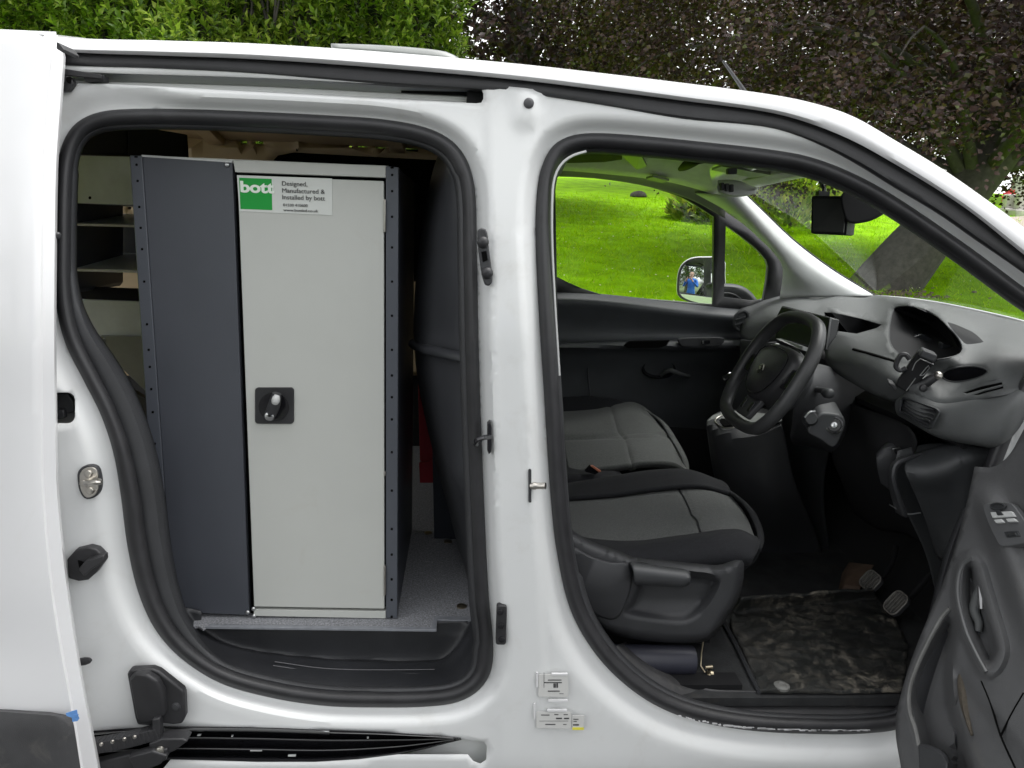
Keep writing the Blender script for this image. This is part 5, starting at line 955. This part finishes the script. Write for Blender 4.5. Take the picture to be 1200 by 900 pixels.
# outer skin and window frame of that door (beyond the picture edge)
hx = lambda y, z: doorX(y, z, 0)
part('door_outer_skin', g_prism([Vector((1.19,-.02,.42)), Vector((1.29,-1.0,.42)), Vector((1.29,-1.02,1.13)), Vector((1.19,-.02,1.13))], (.012,0,0)), PAINT, dd)
part('door_window_frame', [g_tube(catmull([Vector((1.17,-.06,1.12)), Vector((1.19,-.42,1.46)), Vector((1.24,-.75,1.60)), Vector((1.27,-.99,1.55)), Vector((1.28,-1.02,1.12))], 40), .022, 8)], RUBBER, dd)
part('door_hinge', [g_box((1.16,-.0,z), (.09,.10,.05)) for z in (.6, .98)], JAMB, dd, bevel=.004)

# =================================================================== SETTING
def lawn_z(x, y):
    a = np.maximum(np.asarray(y, float)-2.6, 0); return .04+.205*a*(1-.012*np.minimum(a, 18))+.012*np.sin(np.asarray(x)*1.3+np.asarray(y)*.9)*np.minimum(a, 1)
gx = np.concatenate([np.linspace(-300,-16,16), np.linspace(-14,20,70), np.linspace(22,300,16)]); gy = np.concatenate([np.linspace(2.45,16,50), np.linspace(17,26,10), np.linspace(30,400,16)])
GX, GY = np.meshgrid(gx, gy); GZ = lawn_z(GX, np.minimum(GY, 22))
LAWN = bpy.data.materials.new('lawn_ground')
LAWN = mat('lawn_ground_', (.25,.50,.005), .95, .35, 3, .6, 60, spec=.05, dirt=((.32,.52,.010), 9, .5, .8))
tag(ob('lawn', np.stack([GX, GY, GZ], 2).reshape(-1, 3), gridf(len(gy), len(gx)), LAWN, None, smooth=180), kind='structure')
ROAD = mat('asphalt', (.055,.055,.056), .85, .25, 30, .9, 260, dirt=((.10,.098,.092), 1.2, .55, .9))
tag(ob('road', [(-300,-10.5,0),(300,-10.5,0),(300,2.3,0),(-300,2.3,0)], [(0,1,2,3)], ROAD, None, smooth=0), kind='structure')
tag(ob('verge', [(-300,-400,-.03),(300,-400,-.03),(300,-10.3,-.03),(-300,-10.3,-.03)], [(0,1,2,3)], mat('dull_verge', (.07,.10,.03), .9, .3, 3, .6, 60), None, smooth=0), kind='structure')
KM = mat('kerb_concrete', (.30,.29,.27), .85, .2, 12, .6, 120); kb = part('kerb', g_box((0, 2.375, .0), (14, .13, .05)), KM, None); tag(kb, kind='structure')
ks = part('kerb_stone', g_box((-6, 2.375, .045), (.912, .15, .13)), KM, kb, bevel=.01)
for i in range(1, 14):
    k2 = ks.copy(); C.objects.link(k2); k2.parent = kb; k2.location = (i*.92, 0, 0)
def on_lawn(px, py):
    d = ray(px, py); lo, hi = 2.0, 60.0
    for k in range(400):
        t = 2+k*.1; p = CAM+d*t
        if p.y > 2.6 and p.z < float(lawn_z(p.x, min(p.y, 22))): return p
    return CAM+d*30

gpts = [on_lawn(a, b)+Vector((0,0,.05)) for a, b in ((1168,258),(1200,256),(1300,262),(1420,280),(1420,330),(1300,312),(1200,288),(1168,276))]
tag(ob('gravel_path', gpts, [tuple(range(8))], mat('pale_gravel', (.34,.29,.25), .9, .25, 40, .8, 90), None, smooth=0), kind='structure')

# grass blades
n = 60000
bx = np.r_[nrg.uniform(-.5, 13, n)]; by = 2.6+13.5*nrg.beta(1.1, 1.8, n); sel = (bx < .36*(by+1.4)*2.4+.6) & (bx > .04*(by+1.4)-.6); bx, by = bx[sel], by[sel]; n = len(bx)
bz = lawn_z(bx, by); h = nrg.gamma(4, .009, n)+.012; an = nrg.uniform(0, 6.283, n); ln = nrg.normal(0, .8, (n, 2)); wd = .0035+.0012*(by-2.5)/3
base = np.stack([bx, by, bz-.004], 1); side = np.stack([np.cos(an), np.sin(an), 0*an], 1)*wd[:, None]; tip = np.stack([ln[:, 0]*h, ln[:, 1]*h, h], 1)
V = np.stack([base-side, base+side, base+tip*.55+side*.7, base+tip], 1).reshape(-1, 3)
F = np.arange(n)[:, None]*4; F = np.concatenate([F+[0, 1, 2], F+[0, 2, 3]], 0)
def rawmesh(name, V, F, m, loc=(0, 0, 0), parent=None):
    me = bpy.data.meshes.new(name); V = V-np.array(loc); F = np.asarray(F, np.int32); k = F.shape[1]
    me.vertices.add(len(V)); me.vertices.foreach_set('co', V.astype(np.float32).ravel()); me.loops.add(F.size); me.loops.foreach_set('vertex_index', F.ravel())
    me.polygons.add(len(F)); me.polygons.foreach_set('loop_start', np.arange(0, F.size, k, dtype=np.int32)); me.update(calc_edges=True); me.materials.append(m)
    o = bpy.data.objects.new(name, me); C.objects.link(o)
    if parent is not None: o.parent = parent
    else: o.location = loc
    return o
tag(rawmesh('grass', V, F, GRASS), kind='stuff')
# daisies
fl = []
for _ in range(170):
    y = rng.uniform(4.2, 11); x = rng.uniform(.25*(y+1.4)*.4, .75*(y+1.4)); z = float(lawn_z(x, y))+rng.uniform(.03,.08); r_ = rng.uniform(.006,.012)
    fl.append(g_lathe((x, y, z), (rng.uniform(-.3,.3), -.5, 1), [(0, r_*.3), (r_*.3, r_), (r_*.5, r_*.6)], 6))
tag(part('lawn_flowers', fl, mat('flower_white', (.70,.70,.50), .6, .2, 50), None), kind='stuff')

# ------------------------------------------------------------------ foliage
def leaves(name, pos, axis, nor, L, Wd, m, parent=None, loc=(0, 0, 0), curl=.25):
    """pointed oval leaves, folded on the midrib: six faces' worth of outline in four triangles"""
    n = len(pos); axis = axis/np.linalg.norm(axis, axis=1)[:, None]; s = np.cross(axis, nor); s /= np.linalg.norm(s, axis=1)[:, None]+1e-9; up = np.cross(s, axis)
    L = np.broadcast_to(L, n)[:, None]; Wd = np.broadcast_to(Wd, n)[:, None]
    p0 = pos; p1 = pos+axis*L*.45+s*Wd+up*Wd*curl; p2 = pos+axis*L-up*L*curl*.5; p3 = pos+axis*L*.45-s*Wd+up*Wd*curl; mid = pos+axis*L*.5
    V = np.stack([p0, p1, p2, p3, mid], 1).reshape(-1, 3); b = np.arange(n)[:, None]*5
    F = np.concatenate([b+[0, 1, 4], b+[1, 2, 4], b+[2, 3, 4], b+[3, 0, 4]], 0); return rawmesh(name, V, F, m, loc, parent)
def unit(n):
    v = nrg.normal(size=(n, 3)); return v/np.linalg.norm(v, axis=1)[:, None]

# laurel hedge behind the van
hx0, hx1, hy = -6.0, float(P(548, 60, 8.0).x), 8.0
hz0 = float(lawn_z(0, hy)); hedge = thing('laurel_hedge', 'tall glossy green laurel hedge behind the rear half of the van roof', 'hedge', ((hx0+hx1)/2, hy+.6, hz0))
def shoots(n, z0, z1, yr, xr, nl, ll, tilt):
    x = nrg.uniform(*xr, n); z = nrg.uniform(z0, z1, n); lump = .28*np.sin(x*2.1+1.3*np.sin(z*1.7))+.22*np.sin(z*2.6+x*1.1)+.15*np.sin(x*5.3-z*3.1)
    y = hy+lump+nrg.uniform(*yr, n); x = np.minimum(x, hx1-.10*np.abs(np.sin(z*3.1)))
    d = np.stack([nrg.normal(0, .35, n), -np.abs(nrg.normal(.45, .3, n)), nrg.uniform(.35, 1.1, n)], 1); d /= np.linalg.norm(d, axis=1)[:, None]
    P0 = np.stack([x, y, z], 1); pos, ax, no = [], [], []; a1 = np.cross(d, unit(n)); a1 /= np.linalg.norm(a1, axis=1)[:, None]; b1 = np.cross(d, a1)
    for k in range(nl):
        t = k/nl; th = k*2.4+nrg.uniform(0, .6, n); rd_ = a1*np.cos(th)[:, None]+b1*np.sin(th)[:, None]; el = tilt*(1-t)+.15
        pos.append(P0+d*(t*.16)); a = rd_*el+d*(1-el*.55); ax.append(a); no.append(d-rd_*.5)
    pos, ax, no = map(np.concatenate, (pos, ax, no)); n2 = len(pos); return pos, ax, no, ll*nrg.uniform(.7, 1.25, n2)
hz_top = 6.2
p1 = shoots(3600, 2.6, hz_top, (-.25, .25), (hx0, hx1), 9, .105, .9); p2 = shoots(1500, hz0, 2.6, (-.2, .3), (hx0, hx1), 8, .115, .9); p3 = shoots(1800, 2.4, hz_top, (.2, .9), (hx0, hx1), 8, .12, 1.0)
cat_ = [np.concatenate(q) for q in zip(p1, p2, p3)]
tag(leaves('foliage', cat_[0], cat_[1], cat_[2], cat_[3], cat_[3]*.22, LAUREL, hedge, tuple(WL[hedge]), .5), kind='stuff')
stems = []
for k in range(70):
    x = rng.uniform(hx0, hx1-.2); stems.append(g_tube(catmull([(x, hy+.6, hz0-.1), (x+rng.uniform(-.2,.2), hy+.5, hz0+1.6), (x+rng.uniform(-.5,.5), hy+rng.uniform(.1,.7), hz0+rng.uniform(3,4.6))], 8), [.035,.02,.006], 6))
part('stems', stems, BARK, hedge)
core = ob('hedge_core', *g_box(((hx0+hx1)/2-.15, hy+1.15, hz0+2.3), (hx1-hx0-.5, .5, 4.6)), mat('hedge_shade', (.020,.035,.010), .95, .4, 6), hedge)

# copper beeches
def beech_crown(cx, cy, cz, rx, ry, rz, nspray, seed, zmin, lscale=1.0, nl=16, shell=.55):
    g = np.random.default_rng(seed); n = nspray
    v = g.normal(size=(n, 3)); v /= np.linalg.norm(v, axis=1)[:, None]; r = g.uniform(shell, 1.0, n)**.6
    c = np.stack([cx+v[:, 0]*rx*r, cy+v[:, 1]*ry*r, cz+v[:, 2]*rz*r], 1)
    lump = .35*np.sin(c[:, 0]*1.7+c[:, 2]*1.1)+.3*np.sin(c[:, 1]*2.1-c[:, 2]*1.9); keep = (c[:, 2] > zmin+.3*np.sin(c[:, 0]*1.3)+.25*np.sin(c[:, 1]*2)) & (lump > -.38); c = c[keep]; v = v[keep]; n = len(c)
    d = v*np.array([1, 1, .2])+g.normal(0, .35, (n, 3)); d[:, 2] -= .45; d /= np.linalg.norm(d, axis=1)[:, None]
    sd = np.cross(d, [0, 0, 1.0]); sd /= np.linalg.norm(sd, axis=1)[:, None]+1e-9; sd += g.normal(0, .25, (n, 3)); sd /= np.linalg.norm(sd, axis=1)[:, None]; up = np.cross(sd, d)
    pos, ax, no = [], [], []; ln = g.uniform(.35, .75, n)
    for k in range(nl):
        t = (k+.5)/nl; s_ = 1 if k % 2 else -1; off = g.normal(0, .03, (n, 3))
        pos.append(c+d*(ln*t)[:, None]-np.array([0, 0, 1])*(.18*t*t*ln)[:, None]+sd*(s_*g.uniform(.0, .14, n)*(1-.5*t))[:, None]+off); ax.append(d*.5+sd*s_*.8+g.normal(0, .35, (n, 3))); no.append(up+g.normal(0, .45, (n, 3)))
    pos, ax, no = map(np.concatenate, (pos, ax, no)); L = lscale*g.uniform(.045, .085, len(pos)); return pos, ax, no, L
TB = on_lawn(1066, 335)
bt = thing('copper_beech', 'copper beech with thick leaning grey trunk and dark purple leaves, ahead of the windscreen', 'tree', (TB.x, TB.y, TB.z), group='copper beeches on the bank')
TT = TB+Vector((1.35, .25, 2.25)); T3 = TB+Vector((2.6, .6, 5.4))
trk = g_tube(catmull([TB+Vector((-.45,0,-.25)), TB+Vector((-.05,0,.35)), TB+Vector((.55,.1,1.1)), TT, T3], 34), [.40,.29,.25,.235,.22,.16], 18)
rr_ = random.Random(5); limbs = []
for k in range(46):
    f = rr_.uniform(.35, 1); b0 = TB.lerp(TT, min(1, f*1.4)) if f < .7 else TT.lerp(T3, (f-.7)/.3); a = rr_.uniform(0, 6.28); ln_ = rr_.uniform(2.0, 5.2)
    e = b0+Vector((math.cos(a)*ln_, math.sin(a)*ln_, rr_.uniform(.3, 2.2))); mi = b0.lerp(e, .5)+Vector((0, 0, rr_.uniform(.2,.8)))
    limbs.append(g_tube(catmull([b0, mi, e, e+Vector((math.cos(a)*.5, math.sin(a)*.5, -.35))], 12), [.09,.05,.022,.006], 7))
part('trunk', trk, BARK, bt, smooth=80); part('limbs', limbs, BARK, bt, smooth=80)
A1 = beech_crown(TB.x+.6, TB.y, 5.0, 5.2, 3.3, 3.6, 11500, 3, 2.6, .80)
A2 = beech_crown(TB.x+.6, TB.y+.3, 5.0, 4.3, 3.0, 3.2, 5000, 4, 2.75, 1.2, 14, .1)
AA = [np.concatenate(q) for q in zip(A1, A2)]
tag(leaves('crown', AA[0], AA[1], AA[2], AA[3], AA[3]*.34, BEECH, bt, (TB.x, TB.y, TB.z), .3), kind='stuff')
def tree_at(x, y, label, seed, rx, ry, rz, zc, ns, zmin, lsc, lm=BEECH, group='copper beeches on the bank', name='copper_beech'):
    z = float(lawn_z(x, min(y, 22))) if y > 2.6 else -.03; o = thing(name, label, 'tree', (x, y, z), group)
    rg = random.Random(seed); lb = [g_tube(catmull([(x, y, z-.2), (x+.1, y, z+1.5), (x-.1, y+.1, z+3.4), (x+.1, y, z+zc+1)], 16), [.36,.27,.22,.10], 12)]
    part('trunk', lb[0], BARK, o, smooth=80); lm_ = []
    for k in range(22):
        a = rg.uniform(0, 6.28); b0 = Vector((x, y, z+rg.uniform(1.6, zc+.6))); l_ = rg.uniform(.5, .9); e = b0+Vector((math.cos(a)*rx*l_, math.sin(a)*ry*l_, rg.uniform(.2, 1.6)))
        lm_.append(g_tube(catmull([b0, b0.lerp(e, .5)+Vector((0,0,.3)), e], 9), [.07,.04,.01], 6))
    part('limbs', lm_, BARK, o, smooth=80)
    q = beech_crown(x, y, z+zc, rx, ry, rz, ns, seed, zmin, lsc, 14, .25); tag(leaves('crown', q[0], q[1], q[2], q[3], q[3]*.36, lm, o, (x, y, z), .3), kind='stuff')
    return o
tree_at(.95, 12.8, 'very dark copper beech between the laurel hedge and the leaning beech, farther back', 21, 3.7, 2.4, 4.2, 4.4, 5200, 3.7, 1.6)
tree_at(13.5, 19.5, 'dark copper beech in the far right background above the windscreen pillar', 22, 6.0, 3.0, 2.6, 3.6, 2600, 4.2, 2.2)
tree_at(7.0, 18.5, 'distant copper beech behind the leaning trunk at the top of the bank', 23, 5.5, 3.0, 3.4, 4.4, 2600, 4.6, 2.2)
OAKL = leafmat('roadside_leaf', [(0,(.03,.06,.012)),(.6,(.07,.13,.02)),(1,(.15,.22,.04))], .3)
tree_at(-3.5, -13, 'green roadside tree behind the photographer, seen only in the door mirror', 31, 3.6, 3.0, 3.4, 4.2, 1200, .9, 2.4, OAKL, 'roadside trees reflected in the mirror', 'roadside_tree')
tree_at(3.2, -14.5, 'pale green roadside tree to the right in the door mirror', 32, 3.4, 3.0, 3.6, 4.4, 1200, .9, 2.4, OAKL, 'roadside trees reflected in the mirror', 'roadside_tree')
# shrubs seen through the windows
def shrub(px, py, label, sz, nl, ll, m=SHRUBL, name='shrub', upr=.6):
    p = on_lawn(px, py); o = thing(name, label, 'shrub', tuple(p)); n = nl; v = unit(n); v[:, 2] = np.abs(v[:, 2]); r = nrg.uniform(.35, 1, n)[:, None]
    pos = np.array(p)+v*r*np.array(sz); ax = v+unit(n)*.5+np.array([0, 0, upr]); tag(leaves('foliage', pos, ax, unit(n)+np.array([0, -.4, .6]), ll*nrg.uniform(.6, 1.3, n), ll*.2, m, o, tuple(p), .4), kind='stuff')
    part('stems', [g_tube([p, p+Vector((rng.uniform(-.7,.7)*sz[0], rng.uniform(-.5,.5)*sz[1], sz[2]*rng.uniform(.5,.9)))], [.012,.004], 5) for _ in range(9)], BARK, o); return o
shrub(812, 258, 'yellow green clump of leaves on the lawn seen through passenger window', (.42,.35,.55), 420, .20)
shrub(836, 262, 'low dull green weed clump on the lawn, right of the yellow green clump', (.35,.3,.35), 220, .16, LAUREL)
shrub(925, 268, 'bright yellow green bush seen through windscreen beside the hanging monitor', (1.0,.7,1.15), 1500, .17)
shrub(897, 252, 'darker bush at left edge of the windscreen view', (1.0,.8,1.0), 1300, .18, LAUREL)
rk_ = on_lawn(748, 231); rv = unit(60)
bmk = bmesh.new(); [bmk.verts.new(Vector(rk_)+Vector((v[0]*.20, v[1]*.16, abs(v[2])*.15-.01))) for v in rv]; bmesh.ops.convex_hull(bmk, input=bmk.verts)
bmk.verts.ensure_lookup_table(); bmk.verts.index_update(); tag(ob('stump', [v.co.copy() for v in bmk.verts if v.link_faces], [], BARK, None) if 0 else part('stump', ([v.co.copy() for v in bmk.verts], [[v.index for v in f.verts] for f in bmk.faces]), BARK, None, loc=tuple(rk_)), 'small dark stump on the lawn seen through passenger window', 'stump'); bmk.free()
# leaf litter and stones at the foot of the beech
lit = []
for _ in range(130):
    x = TB.x+max(-1, min(1, rng.gauss(-.45,.35))); y = TB.y+max(-.6, min(.4, rng.gauss(-.45,.2))); z = float(lawn_z(x, y))+.015; r_ = rng.uniform(.012,.035); lit.append(g_box((x,y,z), (r_*1.6, r_, r_*.7), Matrix.Rotation(rng.uniform(0,3),3,'Z')))
tag(part('root_litter', lit, mat('dry_litter', (.20,.16,.11), .9, .4, 30), None), kind='stuff')
# pale memorial stones and flowers in the distance, over the bonnet side
def stone(px, py, w_, h_, label):
    p = on_lawn(px, py); o = part('memorial_stone', [g_box(p+Vector((0,0,.06)), (w_*1.5,.34,.16)), g_box(p+Vector((0,0,h_/2+.1)), (w_,.16,h_))], mat('pale_stone', (.48,.46,.43), .8, .2, 10, .5, 80) if 'pale_stone' not in MATS else MATS['pale_stone'], None, loc=tuple(p), bevel=.03)
    return tag(o, label, 'memorial stone', 'pale memorial stones')
stone(1182, 252, .30, .34, 'small pale stone block under the red flower, far right behind pillar')
stone(1190, 240, .30, .62, 'tall pale stone standing farther behind the red flower')
stone(1199, 254, .42, .40, 'pale grey stone at the far right edge of the photo')
p = on_lawn(1176, 247); fw_ = thing('red_flower', 'round red flower head beside pale stones at far right', 'flower', tuple(p))
hp = p+Vector((0,-.1,.30)); part('flower_head', [g_prism([hp+Vector((0,0,0)), hp+Vector((math.cos(a)*.14-.03*math.sin(a), -.02, math.sin(a)*.14+.03*math.cos(a))), hp+Vector((math.cos(a)*.20, -.05, math.sin(a)*.20)), hp+Vector((math.cos(a)*.14+.03*math.sin(a), -.02, math.sin(a)*.14-.03*math.cos(a)))], (0,.03,0)) for a in np.linspace(0,6.28,13)[:-1]]+[g_lathe(hp, (0,-1,.2), [(-.03,.10),(.02,.12),(.06,.07)], 12)], mat('red_petal', (.62,.02,.05), .5, .2, 20), fw_)
part('stem', g_tube([p, hp], .012, 6), MATS['flower_white'] if 0 else BARK, fw_)

# ------------------------------------------------------------------ the photographer, reflected in the door mirror
def person():
    px_, py_ = .02, -1.86
    o = thing('person', 'person in a blue jacket holding up a phone, reflected in the door mirror', 'person', (px_, py_, 0))
    J = {}; E_ = []
    def add(k, p, r_, par=None):
        J[k] = (Vector(p)+Vector((px_, py_, 0)), r_, len(J))
        if par: E_.append((J[par][2], J[k][2]))
    add('pelvis', (0,0,.92), (.145,.105)); add('waist', (0,0,1.06), (.135,.095), 'pelvis'); add('chest', (0,.01,1.24), (.165,.11), 'waist'); add('collar', (0,0,1.38), (.13,.085), 'chest'); add('neck', (0,.01,1.46), (.055,.055), 'collar'); add('jaw', (0,.035,1.53), (.06,.065), 'neck'); add('skull', (0,.02,1.62), (.078,.092), 'jaw'); add('crown', (0,.015,1.68), (.055,.066), 'skull')
    for s, n_ in ((-1,'l'),(1,'r')):
        add('hip'+n_, (s*.09,0,.86), (.088,.09), 'pelvis'); add('knee'+n_, (s*.10,.02,.48), (.058,.06), 'hip'+n_); add('calf'+n_, (s*.105,-.02,.33), (.052,.056), 'knee'+n_); add('ankle'+n_, (s*.11,-.02,.09), (.036,.04), 'calf'+n_); add('heel'+n_, (s*.115,0,.045), (.038,.04), 'ankle'+n_); add('toe'+n_, (s*.13,.17,.035), (.036,.024), 'heel'+n_)
        add('sh'+n_, (s*.19,0,1.36), (.062,.06), 'collar'); add('elb'+n_, (s*.26,.13,1.13), (.043,.043), 'sh'+n_); add('wri'+n_, (s*.10,.33,1.36), (.027,.03), 'elb'+n_); add('palm'+n_, (s*.075,.365,1.425), (.020,.036), 'wri'+n_)
    bm = bmesh.new(); lay = bm.verts.layers.skin.verify(); vs = [bm.verts.new(j[0]-WL[o]) for j in J.values()]; bm.verts.index_update()
    for a, b in E_: bm.edges.new((vs[a], vs[b]))
    for v, j in zip(vs, J.values()): v[lay].radius = j[1]; v[lay].use_root = j[2] == 0
    me = bpy.data.meshes.new('body'); bm.to_mesh(me); bm.free(); b = bpy.data.objects.new('body', me); C.objects.link(b); b.parent = o; WL[b] = WL[o]
    m = bpy.data.materials.new('clothed_body'); m.use_nodes = True; t = m.node_tree; bs = t.nodes['Principled BSDF']; tc = t.nodes.new('ShaderNodeTexCoord'); sx = t.nodes.new('ShaderNodeSeparateXYZ'); t.links.new(tc.outputs['Object'], sx.inputs[0])
    def step(src, thr, c0, c1):
        g = t.nodes.new('ShaderNodeMath'); g.operation = 'GREATER_THAN'; g.inputs[1].default_value = thr; t.links.new(sx.outputs[src], g.inputs[0]); x = t.nodes.new('ShaderNodeMix'); x.data_type = 'RGBA'; t.links.new(g.outputs[0], x.inputs[0])
        for i, c in ((6, c0), (7, c1)):
            if isinstance(c, tuple): x.inputs[i].default_value = (*c, 1)
            else: t.links.new(c, x.inputs[i])
        return x.outputs[2]
    skin = (.48,.30,.22); c = step('Z', .08, (.02,.02,.02), (.03,.035,.06)); c = step('Z', .86, c, (.012,.11,.42)); c = step('Z', 1.455, c, skin); t.links.new(step('Y', .31, c, skin), bs.inputs['Base Color']); bs.inputs['Roughness'].default_value = .75
    me.materials.append(m); md = b.modifiers.new('skin', 'SKIN'); md.use_smooth_shade = True; b.modifiers.new('sub', 'SUBSURF').levels = 2; b.modifiers['sub'].render_levels = 2
    sk = mat('skin_tone', (.50,.32,.24), .6, .06, 20); Z = Vector((px_, py_, 0))
    for s in (-1, 1):
        for k in range(4):
            q = Z+Vector((s*(.068+.0*k), .375, 1.405+.021*k)); part('finger', g_tube(catmull([q, q+Vector((-s*.012,.03,.004)), q+Vector((-s*.034,.036,.005)), q+Vector((-s*(.046+.004*(k % 3)),.022,.004))], 10), [.009,.0085,.008,.006], 8), sk, b)
        q = Z+Vector((s*.07,.352,1.42)); part('thumb', g_tube(catmull([q, q+Vector((-s*.02,-.012,.018)), q+Vector((-s*.042,-.006,.028))], 8), [.011,.010,.007], 8), sk, b)
        part('ear', g_lathe(Z+Vector((s*.079,.012,1.605)), (s,-.25,0), [(0,.018),(.006,.030),(.010,.022)], 12), sk, b)
        part('eye', g_lathe(Z+Vector((s*.032,.105,1.612)), (0,1,0), [(-.012,.012),(0,.011),(.004,.006)], 12), PALE, b)
    part('nose', g_tube(catmull([Z+Vector((0,.108,1.618)), Z+Vector((0,.130,1.585)), Z+Vector((0,.118,1.572))], 8), [.008,.014,.012], 8), sk, b)
    part('mouth', g_tube([Z+Vector((-.025,.098,1.540)), Z+Vector((0,.106,1.538)), Z+Vector((.025,.098,1.540))], [.003,.006,.003], 6), mat('lip_tone', (.40,.17,.15), .5, .1, 20), b)
    part('hair', ([Z+Vector((.082*math.cos(a)*math.cos(e), .012+.100*math.sin(a)*math.cos(e)-.010, 1.625+.078*math.sin(e))) for e in np.linspace(0, 1.5, 7) for a in np.linspace(2.9, 6.5, 18)], gridf(7, 18)), mat('grey_hair', (.42,.40,.38), .8, .2, 40), b, thick=.006)
person()
phn = part('held_phone', g_box((.02, -1.452, 1.445), (.148,.009,.072)), GLOSSB, None, loc=(.02,-1.452,1.445), bevel=.003)
tag(phn, 'black phone held up sideways by the person in blue', 'phone')
